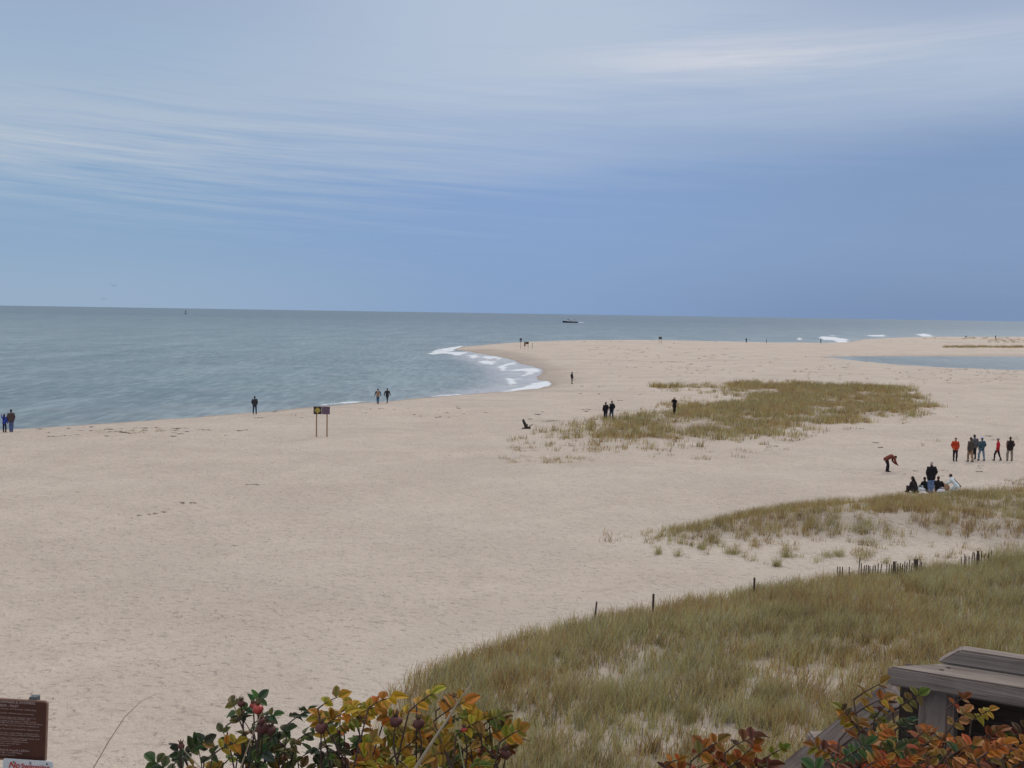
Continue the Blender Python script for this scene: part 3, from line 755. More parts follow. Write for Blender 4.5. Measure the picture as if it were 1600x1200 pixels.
person(1516, 721.5, 'grey brown jacket and tan trousers, striding in the walking row', stand(.45, 'down', .04), rz=.35, height=1.78, top=(.075, .062, .052), legs=(.26, .165, .10), hair=(.05, .03, .025), build=1.12)
person(1521.5, 717, 'person in grey half hidden behind the tan trousers', stand(.2, 'down', .06), rz=0, height=1.80, top=(.11, .11, .12), legs=(.025, .025, .03), hair=(.02, .02, .02))
person(1533.5, 719.5, 'teal jacket, pale blue cap and jeans in the walking row', stand(.35, ('down', 'pocket'), .13), rz=.3, height=1.70, top=(.045, .085, .11), legs=(.14, .19, .26), hat=(.22, .33, .60))
person(1558.5, 719.5, 'crimson jacket and black trousers, stepping left in the walking row', stand(.6, ('out', 'pocket'), .0), rz=1.0, height=1.64, top=(.42, .018, .03), legs=(.02, .02, .024), hat=(.30, .28, .28))
person(1577.5, 719.5, 'black jacket and khaki trousers, rightmost of the walking row', stand(.1, 'pocket', .14), rz=0, height=1.75, top=(.03, .022, .022), legs=(.24, .20, .16), hair=(.02, .018, .018), build=1.15, sleeves=(.10, .06, .05))
# stooping figure, facing right
Jb = dict(pelvis=(0, -.12, .88), waist=(0, .04, .98), chest=(0, .24, 1.02), neck=(0, .38, .98), head=(0, .50, .96), hipL=(-.08, -.13, .86), hipR=(.08, -.11, .86),
          kneeL=(-.08, .03, .48), kneeR=(.09, -.02, .47), ankL=(-.08, -.06, .085), ankR=(.10, -.02, .085), shL=(-.17, .34, .98), shR=(.17, .34, .98),
          elL=(-.17, .40, .70), wrL=(-.08, .58, .52), elR=(.17, .44, .70), wrR=(.09, .62, .50))
person(1387, 738, 'person in rust red jacket bending down to pick something off the sand', Jb, rz=-PI / 2 + .1, height=1.72, top=(.16, .045, .03), legs=(.02, .018, .022), hair=(.02, .016, .016), hem=.90, pitch=-.9, build=1.05)
# the group resting behind the middle dune
gp = 'group of people resting on the sand behind the dune'
person(1454, 771, 'standing person in black jacket and blue jeans above the seated group', stand(0, 'pocket', .07), rz=0, height=1.86, top=(.018, .016, .018), legs=(.12, .17, .30), hair=(.45, .38, .34), hem=.84, build=1.22, group=gp)
def sit(lean=.0, arm=0):
    return dict(pelvis=(0, 0, .13), waist=(0, .02 + lean * .3, .29), chest=(0, .07 + lean * .7, .50), neck=(0, .12 + lean, .65), head=(0, .17 + lean, .82), hipL=(-.10, 0, .13), hipR=(.10, 0, .13),
                kneeL=(-.24, .32, .34), kneeR=(.22, .34, .32), ankL=(-.10, .42, .085), ankR=(.14, .50, .085), shL=(-.19, .11 + lean, .61), shR=(.19, .11 + lean, .61),
                elL=(-.30, .14 + lean, .38), wrL=(-.20, .36 + lean, .36), elR=(.30, .16 + lean, .38), wrR=(.16, .38 + lean, .34))
person(1430, 771, 'seated person in black with long dark hair, left of the standing one', sit(.04), rz=.7, height=1.80, top=(.028, .022, .022), legs=(.035, .03, .028), hair=(.015, .012, .012), longhair=True, hem=.92, build=1.15, group=gp)
person(1446.5, 769, 'seated person in black half hidden behind the blue jeans', sit(.0), rz=.3, height=1.62, top=(.018, .02, .02), legs=(.20, .22, .25), hair=(.02, .015, .015), group=gp, hem=.92)
person(1465.5, 769, 'seated person with auburn hair and black top, right of the blue jeans', sit(-.02), rz=-.35, height=1.72, top=(.022, .018, .02), legs=(.38, .38, .40), hair=(.09, .04, .03), group=gp, hem=.92)
Jk = dict(pelvis=(0, -.14, .36), waist=(0, -.02, .49), chest=(0, .12, .62), neck=(0, .20, .74), head=(0, .26, .90), hipL=(-.09, -.14, .36), hipR=(.09, -.14, .36),
          kneeL=(-.11, .16, .12), kneeR=(.13, .12, .12), ankL=(-.10, -.24, .085), ankR=(.12, -.22, .085), shL=(-.17, .17, .70), shR=(.17, .17, .70),
          elL=(-.20, .30, .48), wrL=(-.14, .48, .46), elR=(.20, .32, .46), wrR=(.12, .46, .40))
person(1491, 768, 'kneeling person in white clothes with a dark scarf trailing behind', Jk, rz=.95, height=1.72, top=(.62, .68, .70), legs=(.55, .63, .66), hair=(.02, .018, .018), hem=.90, group=gp, scarf=((.05, .06, .71), (.10, -.34, .30), .05))
# tiny figures at the far end
far_g = 'tiny dark figures on the far spit'
person(1166, 535.5, 'tiny dark figure at the far waterline, leftmost of the three', stand(.1, 'pocket', .07), rz=.3, height=1.85, vox=.03, group=far_g, build=1.15)
person(1197.5, 536.2, 'tiny dark figure at the far waterline, the middle one', stand(.1, 'down', .07), rz=1.3, height=1.65, vox=.03, group=far_g)
person(1282.5, 535.8, 'tiny dark figure in front of the white far breakers', stand(.2, 'down', .07), rz=.8, height=1.9, vox=.03, group=far_g)
person(1555.5, 529, 'tiny black figure standing at the right end of the far spit', stand(0, 'pocket', .10), rz=0, height=1.9, vox=.03, group=far_g, build=1.3)
person(1509, 528.5, 'tiny stooping figure on the far spit near the right edge', Jb, rz=-PI / 2, height=2.0, vox=.03, group=far_g, build=1.2, legs=(.07, .06, .07), top=(.06, .045, .045))

# bags and cloths beside the group
def bag(px, py, size, col, label, name, cat, handle=True):
    root = empty(name, place(px, py, .5), random.uniform(-.6, .6)); tag(root, label, cat, 'belongings of the resting group')
    bm = bmesh.new(); sx_, sy_, sz_ = size
    ball(bm, (0, 0, sz_ * .45), (sx_ / 2, sy_ / 2, sz_ / 2), 3); ball(bm, (-sx_ * .2, 0, sz_ * .3), (sx_ * .38, sy_ * .5, sz_ * .33), 2); ball(bm, (sx_ * .25, .02, sz_ * .28), (sx_ * .34, sy_ * .45, sz_ * .3), 2)
    link("bag_body", wrinkle(fuse(bm, .014, 1), random.randint(1, 90)), simple("bag_%s" % label[:6], col, .7, .2, 20, .4), root)
    if handle:
        bm = bmesh.new(); tube(bm, [(sx_ * .28 * math.cos(a), 0, sz_ * .85 + sz_ * .4 * math.sin(a)) for a in [PI * k / 8 for k in range(9)]], .009, 6)
        link("handle", bm_mesh("handle", bm), simple("bag_%s" % label[:6], col), root)
bag(1440, 769, (.46, .32, .30), (.66, .70, .72), 'white crumpled bag between the two left seated people', 'bag', 'bag')
bag(1443, 773, (.55, .40, .20), (.60, .56, .55), 'pale folded blanket in front of the seated group', 'blanket', 'blanket', False)
bag(1471, 770, (.52, .32, .24), (.66, .68, .76), 'lilac white bag in front of the auburn haired person', 'bag', 'bag')
bag(1477, 766, (.50, .35, .42), (.42, .26, .17), 'tan carry bag right of the seated people', 'bag', 'bag')

# ------------------------------------------------------------------ signs on the sand

postm = simple("post_wood", (.27, .165, .085), .85, .25, 6, .3, .2, (12, 12, 1)); darkpost = simple("dark_post", (.075, .056, .046), .9, .3, 8, .3, .2, (10, 10, 1))
panelm = simple("sign_dark", (.040, .030, .035), .6, .25, 6); purp = simple("sign_purple", (.12, .075, .11), .6, .3, 9); yel = simple("sign_yellow", (.36, .29, .06), .55, .1, 12); greym = simple("sign_grey", (.18, .17, .22), .6, .2, 9)
brownp = simple("sign_brown_far", (.085, .055, .045), .7, .3, 8)
def board(parent, name, cx, cz, w_, h_, mat, y=0., th=.025):
    bm = bmesh.new(); box(bm, (cx, y, cz), (w_, th, h_), None, .006); return link(name, bm_mesh(name, bm), mat, parent, False)
def post(parent, x_, h_, th=.09, mat=None, y=.07):
    bm = bmesh.new(); box(bm, (x_, y, h_ / 2 - .15), (th, th, h_ + .3), None, .008); return link("post", bm_mesh("post", bm), mat or postm, parent, False)
def glyphs(parent, x0, x1, z, hgt, mat, y, name="lettering", fill=.8, slope=0.):
    """a line of writing too small to read in the photograph: short irregular strokes"""
    bm = bmesh.new(); x_ = x0
    while x_ < x1:
        word = random.randint(2, 8)
        for _ in range(word):
            wd = hgt * random.uniform(.35, .6)
            if x_ + wd > x1: break
            hh = hgt * random.choice((.62, .62, .7, 1.0)); z0 = z + slope * (x_ - x0) - (hgt * .2 if random.random() < .1 else 0)
            st = hgt * .16; kind = random.random()
            box(bm, (x_ + st / 2, y, z0 + hh / 2), (st, .0012, hh))
            if kind < .7: box(bm, (x_ + wd * .5, y, z0 + hh * random.choice((.1, .5, .92))), (wd * .55, .0012, st))
            if kind > .35: box(bm, (x_ + wd * .8, y, z0 + hgt * .3), (st, .0012, hgt * .6))
            x_ += wd + hgt * .16
        x_ += hgt * .35
    return link(name, bm_mesh(name, bm), mat, parent, False)

r = empty("beach_sign", place(502.5, 682), .03); tag(r, 'wide sign on two wooden posts, yellow diamond on its left half', 'sign')
post(r, -.42, 2.42); post(r, .42, 2.42)
pb = board(r, "sign_panel", -.33, 2.13, .64, .62, panelm); pp = board(r, "sign_panel", .33, 2.13, .64, .62, purp)
bm = bmesh.new(); box(bm, (-.33, -.020, 2.13), (.37, .012, .37), Matrix.Rotation(PI / 4, 4, 'Y'), .002); dm = link("diamond", bm_mesh("diamond", bm), yel, pb, False)
glyphs(pb, -.44, -.22, 2.10, .05, panelm, -.030)
for k in range(6): glyphs(pp, .08, .56, 2.34 - k * .085, .045, simple("sign_pale_text", (.20, .15, .20), .7), -.0145)
r = empty("beach_sign", place(813.5, 545), .0); tag(r, 'tall narrow blue grey sign on one post near the spit tip', 'sign')
post(r, 0, 2.6, .11, simple("grey_post", (.22, .15, .14), .9)); board(r, "sign_panel", 0, 2.80, .62, .50, simple("navy", (.035, .04, .085), .6)); board(r, "sign_panel", 0, 2.26, .62, .52, greym)
r = empty("beach_sign", place(822.3, 545), .0); tag(r, 'brown two post sign with a small board under its left side', 'sign')
post(r, -.45, 1.75, .10); post(r, .50, 1.75, .10); board(r, "sign_panel", 0.02, 1.72, 1.35, .68, brownp); board(r, "sign_panel", -.42, 1.10, .62, .36, brownp, -.03)
bm = bmesh.new(); box(bm, (-.35, -.02, 1.74), (.30, .012, .30), Matrix.Rotation(PI / 4, 4, 'Y')); link("diamond", bm_mesh("diamond", bm), yel, r, False)
r = empty("beach_sign", place(1031.5, 538), .0); tag(r, 'lone dark sign on two posts at the far shore', 'sign')
post(r, -.35, 2.2, .10); post(r, .40, 2.2, .10); board(r, "sign_panel", 0, 2.25, 1.15, .80, simple("sign_olive", (.075, .07, .05), .7))
def lonepost(px, py, h_, label, th=.07, tilt=0., mat=None, group='lone posts along the near dune'):
    bm = bmesh.new(); box(bm, (0, 0, h_ / 2 - .2), (th, th, h_ + .4), None, .006)
    o = link("post", bm_mesh("post", bm), mat or darkpost, None, False); o.name = "wooden_post"
    o.location = place(px, py); o.rotation_euler = (0, tilt, random.uniform(0, 1)); return tag(o, label, 'post', group)
lonepost(831.5, 545, 1.7, 'thin bare stake right of the two post sign', .09, .03, simple("grey_stake", (.14, .15, .12), .9), 'stakes on the spit')
lonepost(928, 990, .80, 'leftmost dark stake leaning in the near dune grass', .045, .12)
lonepost(1020, 972, .74, 'second dark stake from the left along the near dune', .06)
lonepost(1177.5, 948, .76, 'third dark stake, alone between the second stake and the fence', .055)

# picket fences, half buried
def fence(name, a, b_, n_, hgt, label, tall=(), gaps=(), postat=()):
    A, B_ = flat(*a), flat(*b_); root = empty(name, (A[0], A[1], gz(*A))); tag(root, label, 'fence', 'picket sand fences'); z0 = gz(*A)
    mat_ = simple("fence_lath", (.085, .062, .052), .9, .35, 5, .3, .2, (12, 12, 1.5)); bm = bmesh.new()
    for i in range(n_):
        t = i / (n_ - 1)
        if any(g0 < t < g1 for g0, g1 in gaps): continue
        x_, y_ = A + (B_ - A) * t; x_ += random.gauss(0, .012); hh = hgt * random.uniform(.8, 1.08) + (.22 if i in tall else 0)
        box(bm, (x_ - A[0], y_ - A[1], gz(x_, y_) - z0 + hh / 2 - .1), (.036, .010, hh + .2), Matrix.Rotation(random.gauss(0, .05), 4, 'Y') @ Matrix.Rotation(random.gauss(0, .2), 4, 'Z'))
    link("pickets", bm_mesh("pickets", bm), mat_, root, False)
    for t in postat:
        x_, y_ = A + (B_ - A) * t; bm = bmesh.new(); box(bm, (x_ - A[0], y_ - A[1] + .05, gz(x_, y_) - z0 + hgt * .45), (.07, .07, hgt * 1.15), None, .008)
        link("post", bm_mesh("post", bm), darkpost, root, False)
    for zz_ in (.35, .65):
        bm = bmesh.new(); pts = []
        for i in range(15):
            x_, y_ = A + (B_ - A) * i / 14; pts.append((x_ - A[0], y_ - A[1] + .012, gz(x_, y_) - z0 + hgt * zz_ - .02 * math.sin(i)))
        tube(bm, pts, .004, 5); link("wire", bm_mesh("wire", bm), darkpost, root)
fence("picket_fence", (1308, 924), (1440, 907), 38, .66, 'long broken picket fence half buried behind the near dune', tall=(9,), gaps=((.07, .12), (.14, .22), (.50, .56)), postat=(.66, .93))
fence("picket_fence", (1502, 899), (1548, 890), 13, .74, 'short dark picket fence near the right edge', postat=(.55,))

# driftwood
dw = simple("driftwood", (.035, .026, .020), .9, .3, 12, .5)
bm = bmesh.new()
capsule(bm, (-.30, 0, .02), (.25, 0, .05), .07, .06); capsule(bm, (-.02, 0, .10), (-.26, .02, .60), .13, .09); capsule(bm, (-.26, .02, .60), (-.22, .02, .72), .09, .02)
capsule(bm, (.0, 0, .12), (.06, .05, .34), .07, .025); capsule(bm, (.10, 0, .08), (.46, .03, .36), .05, .02)
o = link("driftwood", fuse(bm, .02, 1), dw); o.scale = (1.2, 1.2, 1.2); o.location = place(823, 670); tag(o, 'dark forked driftwood stump sticking up from the sand', 'driftwood')

# ------------------------------------------------------------------ boat, buoy, gulls

p_ = flat(891, 504.3, 0.0)
r = empty("fishing_boat", (p_[0], p_[1], 0), PI + .05); tag(r, 'white and dark fishing boat crossing the sea near the horizon', 'boat')
bm = bmesh.new(); L, W_ = 19.0, 5.0; rings = []
for i in range(13):
    t = i / 12; x_ = -L / 2 + L * t; wdt = W_ / 2 * (1 - max(0, (t - .45) / .55) ** 2.2) * (.86 + .14 * min(1, t * 5)); sh = 1.5 + 1.5 * max(0, t - .3) ** 1.5
    rings.append([bm.verts.new(v) for v in ((x_, 0, -1.0), (x_ * .99, wdt * .75, -.5), (x_, wdt, sh * .55), (x_, wdt, sh), (x_, 0, sh - .25), (x_, -wdt, sh), (x_, -wdt, sh * .55), (x_ * .99, -wdt * .75, -.5))])
for a, b_ in zip(rings, rings[1:]):
    for k in range(8):
        try: bm.faces.new((a[k], a[(k + 1) % 8], b_[(k + 1) % 8], b_[k]))
        except ValueError: pass
bm.faces.new(rings[0]); bm.faces.new(rings[-1][::-1]); bmesh.ops.remove_doubles(bm, verts=bm.verts, dist=.01)
link("hull", bm_mesh("hull", bm), simple("hull_navy", (.018, .025, .045), .4, .1, 1), r, False)
whitem = simple("boat_white", (.75, .76, .78), .4, .05, 1); glassd = simple("dark_glass", (.02, .03, .04), .15)
bm = bmesh.new(); box(bm, (0.2, 0, 2.3), (8.5, 3.6, 1.9), None, .15); cab = link("cabin", bm_mesh("cabin", bm), whitem, r, False)
for k in (-1, 1):
    for xk in (-2.6, -.6, 1.4):
        bm = bmesh.new(); box(bm, (xk, k * 1.81, 2.65), (1.3, .06, .6), None, .02); link("window", bm_mesh("window", bm), glassd, cab, False)
bm = bmesh.new(); box(bm, (2.4, 0, 4.1), (3.2, 2.8, 1.7), None, .2); wh = link("wheelhouse", bm_mesh("wheelhouse", bm), whitem, r, False)
bm = bmesh.new(); box(bm, (2.4, 0, 4.35), (3.26, 2.86, .6), None, .02); link("window", bm_mesh("window", bm), glassd, wh, False)
bm = bmesh.new(); tube(bm, [(1.6, 0, 4.8), (1.6, 0, 8.0)], [.12, .06]); tube(bm, [(1.6, -.9, 6.6), (1.6, .9, 6.6)], .06); link("mast", bm_mesh("mast", bm), darkpost, r)
bm = bmesh.new(); tube(bm, [(-5, 0, 1.4), (-5, 0, 5.0)], [.12, .08]); tube(bm, [(-5, 0, 4.4), (-8.4, 0, 5.2)], .07); link("boom", bm_mesh("boom", bm), darkpost, r)

p_ = flat(290, 491, 0.0); r = empty("channel_buoy", (p_[0], p_[1], 0)); tag(r, 'dark channel buoy standing far out near the horizon', 'buoy')
bm = bmesh.new(); tube(bm, [(0, 0, -.8), (0, 0, .9), (0, 0, 1.2)], [1.7, 1.7, 1.4], 20); link("float", bm_mesh("float", bm), simple("buoy_dark", (.04, .03, .05), .6), r)
bm = bmesh.new()
for k in range(4):
    a = PI / 4 + k * PI / 2; tube(bm, [(1.1 * math.cos(a), 1.1 * math.sin(a), 1.1), (.45 * math.cos(a), .45 * math.sin(a), 5.2)], .12, 6)
for zz_ in (2.2, 3.6, 4.8):
    rr = 1.1 - (zz_ - 1.1) / 4.1 * .65; tube(bm, [(rr * math.cos(PI / 4 + k * PI / 2), rr * math.sin(PI / 4 + k * PI / 2), zz_) for k in range(5)], .09, 6)
link("tower", bm_mesh("tower", bm), simple("buoy_dark", (.04, .03, .05)), r)
bm = bmesh.new()
for k in range(4): box(bm, (.62 * math.cos(k * PI / 2), .62 * math.sin(k * PI / 2), 5.3), (.9, .06, 1.5), Matrix.Rotation(k * PI / 2 + PI / 2, 4, 'Z'))
tube(bm, [(0, 0, 5.9), (0, 0, 6.8), (0, 0, 7.1)], [.22, .22, .1], 10); link("lantern", bm_mesh("lantern", bm), simple("buoy_dark2", (.03, .04, .045), .5), r)

def gull(px, py, Yd, label):
    r = empty("seabird", atY(px, py, Yd), random.uniform(-.5, .5)); r.scale = (1.5, 1.5, 1.5); tag(r, label, 'bird', 'birds over the sea')
    g = simple("bird_grey", (.035, .04, .045), .8)
    bm = bmesh.new(); capsule(bm, (0, -.22, 0), (0, .12, .02), .05, .075); capsule(bm, (0, .12, .03), (0, .23, .06), .055, .045); capsule(bm, (0, .26, .055), (0, .31, .045), .014, .006); ball(bm, (0, -.33, 0), (.07, .12, .015), 2)
    link("body", fuse(bm, .014, 1), g, r)
    for k in (-1, 1):
        bm = bmesh.new(); rows_ = []
        for i in range(7):
            t = i / 6; x_ = k * (.04 + .66 * t); z_ = .02 + .22 * math.sin(t * PI * .62) - .10 * t; c_ = .17 * (1 - t ** 1.6) + .015; yb = .10 - .20 * t * t
            rows_.append([bm.verts.new(v) for v in ((x_, yb, z_ + .006), (x_, yb - c_ * .5, z_ + .02), (x_, yb - c_, z_), (x_, yb - c_ * .5, z_ - .006))])
        for a, b_ in zip(rows_, rows_[1:]):
            for j in range(4): bm.faces.new((a[j], a[(j + 1) % 4], b_[(j + 1) % 4], b_[j]))
        bm.faces.new(rows_[0]); bm.faces.new(rows_[-1][::-1])
        link("wing", bm_mesh("wing", bm), g, r)
gull(178, 446.5, 330, 'distant bird flying above the horizon on the left, the higher one')
gull(162, 467.5, 380, 'distant bird skimming just over the horizon, the lower one')

# ------------------------------------------------------------------ boardwalk railing, close at the right

r_front = 2.15
A = atY(1385, 1041, r_front); t_ = None
d = ray(1600, 1076); k = (A.z - EYE) / d[2]; Bp = Vector((d[0] * k, d[1] * k, A.z))
ax = (Bp - A).normalized(); ay = Vector((-ax.y, ax.x, 0)); ay = ay if ay.y > 0 else -ay
root = empty("boardwalk_railing", (A.x, A.y, gz(A.x, A.y)), math.atan2(ax.y, ax.x))
tag(root, 'weathered grey wooden railing with flat cap board beside the orange bush', 'railing')
zc = A.z - root.location.z
shaded = simple('shade_wood', (.055, .043, .037), .9, .3, 9, .4, .15, (1.5, 20, 20))  # enclosed shade under the cap, painted as a darker wood colour
def rbox(name, c_, s_, rot=None, bevel=.006, parent=None):
    bm = bmesh.new(); box(bm, (0, 0, 0), s_, rot, bevel)
    bmesh.ops.subdivide_edges(bm, edges=[e for e in bm.edges if e.calc_length() > .2], cuts=14, use_grid_fill=True)
    for v in bm.verts:
        n_ = mnoise.noise_vector(v.co * 6 + Vector(c_) * 3); v.co += n_ * .0022
    o = link(name, bm_mesh(name, bm), weathered, root, False); o.location = c_
    return o
T = .038
def onz(px, py, z):
    d = ray(px, py); k = (z - EYE) / d[2]; return Vector((d[0] * k, d[1] * k, z))
Minv = (Matrix.Translation(root.location) @ Matrix.Rotation(math.atan2(ax.y, ax.x), 4, 'Z')).inverted()
def slab(name, pts, th, down=True, chamfer=None):
    """a board given by the outline of its upper face"""
    P = [Minv @ p_ for p_ in pts]; zt_ = P[0].z; zb = zt_ - th; bm = bmesh.new()
    t_ = [bm.verts.new(p_) for p_ in P]; b2 = [bm.verts.new((p_.x - (chamfer if chamfer and i in (0, 3) else 0), p_.y, zb)) for i, p_ in enumerate(P)]
    bm.faces.new(t_); bm.faces.new(b2[::-1]); n_ = len(P)
    for i in range(n_): bm.faces.new((t_[i], b2[i], b2[(i + 1) % n_], t_[(i + 1) % n_]))
    bmesh.ops.recalc_face_normals(bm, faces=bm.faces)
    bmesh.ops.bevel(bm, geom=bm.edges[:], offset=.0035, segments=2, affect='EDGES')
    o = link(name, bm_mesh(name, bm), weathered, root, False); return o
zA = A.z; e0 = onz(1385, 1041, zA); e1 = onz(1472, 1036.5, zA); ex_ = ax * 1.5
back = e0 + ay * .145; e1b = e0 + (e1 - e0) * (.145 / max(.01, (e1 - e0).dot(ay)))
slab("cap_board", [e0, e0 + ex_, back + ex_, e1b], T)
u0 = onz(1499, 1041.5, zA); off = (u0 - e0).dot(ay); xs0 = (u0 - e0).dot(ax); hu = .034
q0 = e0 + ay * off + ax * xs0 + Vector((0, 0, hu)); q1 = q0 + ax * (1.5 - xs0); q2 = q1 + ay * .038; q3 = q0 + ay * .038
slab("top_rail", [q0, q1, q2, q3], hu - .001, chamfer=.042)
for kx, ky in ((.10, .035), (.62, .030), (1.1, .034), (.11, .055)):
    bm = bmesh.new(); ball(bm, (kx, ky, zc + .0005), (.0045, .0045, .0014), 2); link("screw", bm_mesh("screw", bm), simple("screw_rust", (.05, .035, .03), .6, metal=.5), root)
ph = zc - T + .3
pf = rbox("post", (.092, .085, ph / 2 - .3), (.066, .088, ph), None)
pf.data.materials[0] = weathered_up
rs = rbox("shade_board", (.045, .155, ph / 2 - .3), (.078, .030, ph), None); rs.data.materials[0] = shaded  # board added to fill the gap left of the post with painted shade
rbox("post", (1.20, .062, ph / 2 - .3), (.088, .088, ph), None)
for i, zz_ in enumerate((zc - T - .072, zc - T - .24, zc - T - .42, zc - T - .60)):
    rb_ = rbox("rail_board", (.76, .150, zz_), (1.40, .036, .14)); rb_.data.materials[0] = shaded; rb_['label'] = 'board under the cap, coloured dark for shade'  # gloom beneath the cap put into the boards' colour
# hand rail of the stair going down to the left
P0 = atY(1398, 1088, 2.36); P1 = atY(1232, 1214, 2.72)
dv = (P1 - P0); P2 = P0 + dv * 4.2
st = empty("stair_handrail", (P2.x, P2.y, gz(P2.x, P2.y))); tag(st, 'weathered stair handrail sloping down to the left under the leaves', 'handrail')
dirn = (P2 - P0).normalized(); L = (P2 - P0).length; mid_ = (P0 + P2) / 2 - st.location
rot = dirn.to_track_quat('X', 'Z').to_matrix().to_4x4()
bm = bmesh.new(); box(bm, (0, 0, 0), (L, .045, .062), None, .006); o = link("handrail", bm_mesh("handrail", bm), weathered, st, False); o.location = mid_; o.rotation_euler = rot.to_euler()
bm = bmesh.new(); box(bm, (0, 0, 0), (L, .036, .14), None, .005); o = link("rail_board", bm_mesh("rail_board", bm), weathered, st, False); o.location = mid_ + Vector((0, .03, -.32)); o.rotation_euler = rot.to_euler()
for t in (.12, .55, .96):
    q_ = P0 + (P2 - P0) * t; g_ = gz(q_.x, q_.y); hh = q_.z - g_ + .28
    bm = bmesh.new(); box(bm, (0, 0, 0), (.085, .085, hh), None, .005); o = link("post", bm_mesh("post", bm), weathered, st, False)
    o.location = Vector((q_.x, q_.y + .068, q_.z - hh / 2 - .02)) - st.location

# ------------------------------------------------------------------ close information signs, left corner

YS = 6.4
C0 = atY(73, 1092, YS); C1 = atY(70, 1188, YS); hB = (C0 - C1).length; WB = .62
sr = empty("warning_sign", (C0.x - WB / 2, YS, gz(C0.x - WB / 2, YS)), 0); tag(sr, 'brown warning sign with pale lettering at the lower left corner', 'sign')
zt = C0.z - sr.location.z; tilt = Matrix.Rotation(math.radians(3.2), 4, 'Y')
bm = bmesh.new()
def rrect(bm, w_, h_, r_, th, y0):
    pts = []
    for cx, cz, a0 in ((w_ / 2 - r_, h_ / 2 - r_, 0), (-w_ / 2 + r_, h_ / 2 - r_, 90), (-w_ / 2 + r_, -h_ / 2 + r_, 180), (w_ / 2 - r_, -h_ / 2 + r_, 270)):
        for k in range(7): a = math.radians(a0 + 15 * k); pts.append((cx + r_ * math.cos(a), cz + r_ * math.sin(a)))
    f_ = [bm.verts.new((x_, y0, z_)) for x_, z_ in pts]; b_ = [bm.verts.new((x_, y0 + th, z_)) for x_, z_ in pts]
    bm.faces.new(f_); bm.faces.new(b_[::-1]); n_ = len(pts)
    for i in range(n_): bm.faces.new((f_[i], b_[i], b_[(i + 1) % n_], f_[(i + 1) % n_]))
piv = bpy.data.objects.new("sign_panel", None)
bm = bmesh.new(); rrect(bm, WB, hB, .022, .012, 0)
panel = link("sign_panel", bm_mesh("sign_panel", bm), simple("sign_edge", (.24, .15, .115), .5, .12, 12), sr, False)
panel.location = (0, 0, zt - hB / 2); panel.rotation_euler = (0, math.radians(2.6), 0)
bm = bmesh.new(); rrect(bm, WB - .018, hB - .018, .015, .002, -.0025); link("sign_face", bm_mesh("sign_face", bm), simple("sign_brown", (.062, .024, .018), .45, .12, 14), panel, False)
ltm = simple("letter_pale", (.30, .23, .22), .6, .15, 60)
def text(s_, size, x_, z_, y_, mat, parent, name="lettering", shear=0., bold=0.):
    cu = bpy.data.curves.new("t", 'FONT'); cu.body = s_; cu.size = size; cu.extrude = .0006; cu.shear = shear; cu.offset = bold
    o = bpy.data.objects.new("t", cu); COL.objects.link(o); dg = bpy.context.evaluated_depsgraph_get()
    me = bpy.data.meshes.new_from_object(o.evaluated_get(dg)); bpy.data.objects.remove(o)
    me.transform(Matrix.Translation((x_, y_, z_)) @ Matrix.Rotation(PI / 2, 4, 'X'))
    return link(name, me, mat, parent, False)
W2, H2 = WB / 2, hB / 2; ppm = F / YS                      # pixels of the photo per metre here
def zpx(py): return H2 - (py - 1091) / ppm
def xpx(px): return W2 - (73 - px) / ppm
text("OWNERS & SWIMMERS", .0205, xpx(0) - .010, zpx(1097.5), -.004, ltm, panel, bold=.0004)
text("HARBOR - INLET", .0205, xpx(-14), zpx(1103.5), -.004, ltm, panel, bold=.0004)
for a, b_, s_ in ((1107, 55, .010), (1114, 52, .010), (1120.5, 56, .010), (1122.8, 46, .008), (1126.5, 56, .010), (1129.5, 67, .009), (1133.5, 60, .010), (1139.5, 62, .010), (1146, 62, .010), (1149, 64, .009),
                  (1154, 63, .010), (1156.5, 43, .009), (1160, 43, .009), (1163.5, 31, .009), (1167, 16, .009), (1174.5, 48, .014), (1178.5, 36, .013), (1182.5, 24, .010)):
    glyphs(panel, -W2 + .02, xpx(b_), zpx(a + 1), s_, ltm, -.004)
bm = bmesh.new(); box(bm, (xpx(50), .03, -.4), (.05, .05, 4.0), None, .004); 
pst = link("post", bm_mesh("post", bm), simple("grey_metal_post", (.10, .11, .12), .5, .2, 10), sr, False); pst.location = (0, 0, zt - hB / 2 - .6 - (.0)); pst.location.z = zt - 2 + .4 + .006
# the white sign below
D0 = atY(80, 1189, YS - .03)
w2 = empty("swimming_sign", (D0.x - .17, YS - .03, gz(D0.x - .17, YS - .03))); tag(w2, 'white no swimming sign with red letters under the brown sign', 'sign')
zs = D0.z - w2.location.z; Hs, Ws = .26, .30
bm = bmesh.new(); rrect(bm, Ws, Hs, .012, .004, 0); wp_ = link("sign_panel", bm_mesh("sign_panel", bm), simple("sign_white", (.50, .56, .62), .4, .08, 20), w2, False)
wp_.location = (.17 - Ws / 2 + .004, 0, zs - Hs / 2 + .004); wp_.rotation_euler = (0, math.radians(3), 0)
redm = simple("letter_red", (.40, .03, .03), .5, .1, 30)
text("No", .050, -.115, Hs / 2 - .052, -.003, redm, wp_, shear=.25, bold=.001); text("Swimming", .042, -.040, Hs / 2 - .052, -.003, redm, wp_, bold=.0006)
for xb in (-.085, .015, .115):
    bm = bmesh.new(); ball(bm, (xb, -.003, Hs / 2 - .016), (.0055, .004, .0055), 2); link("bolt", bm_mesh("bolt", bm), simple("bolt", (.12, .11, .11), .4, metal=.6), wp_)
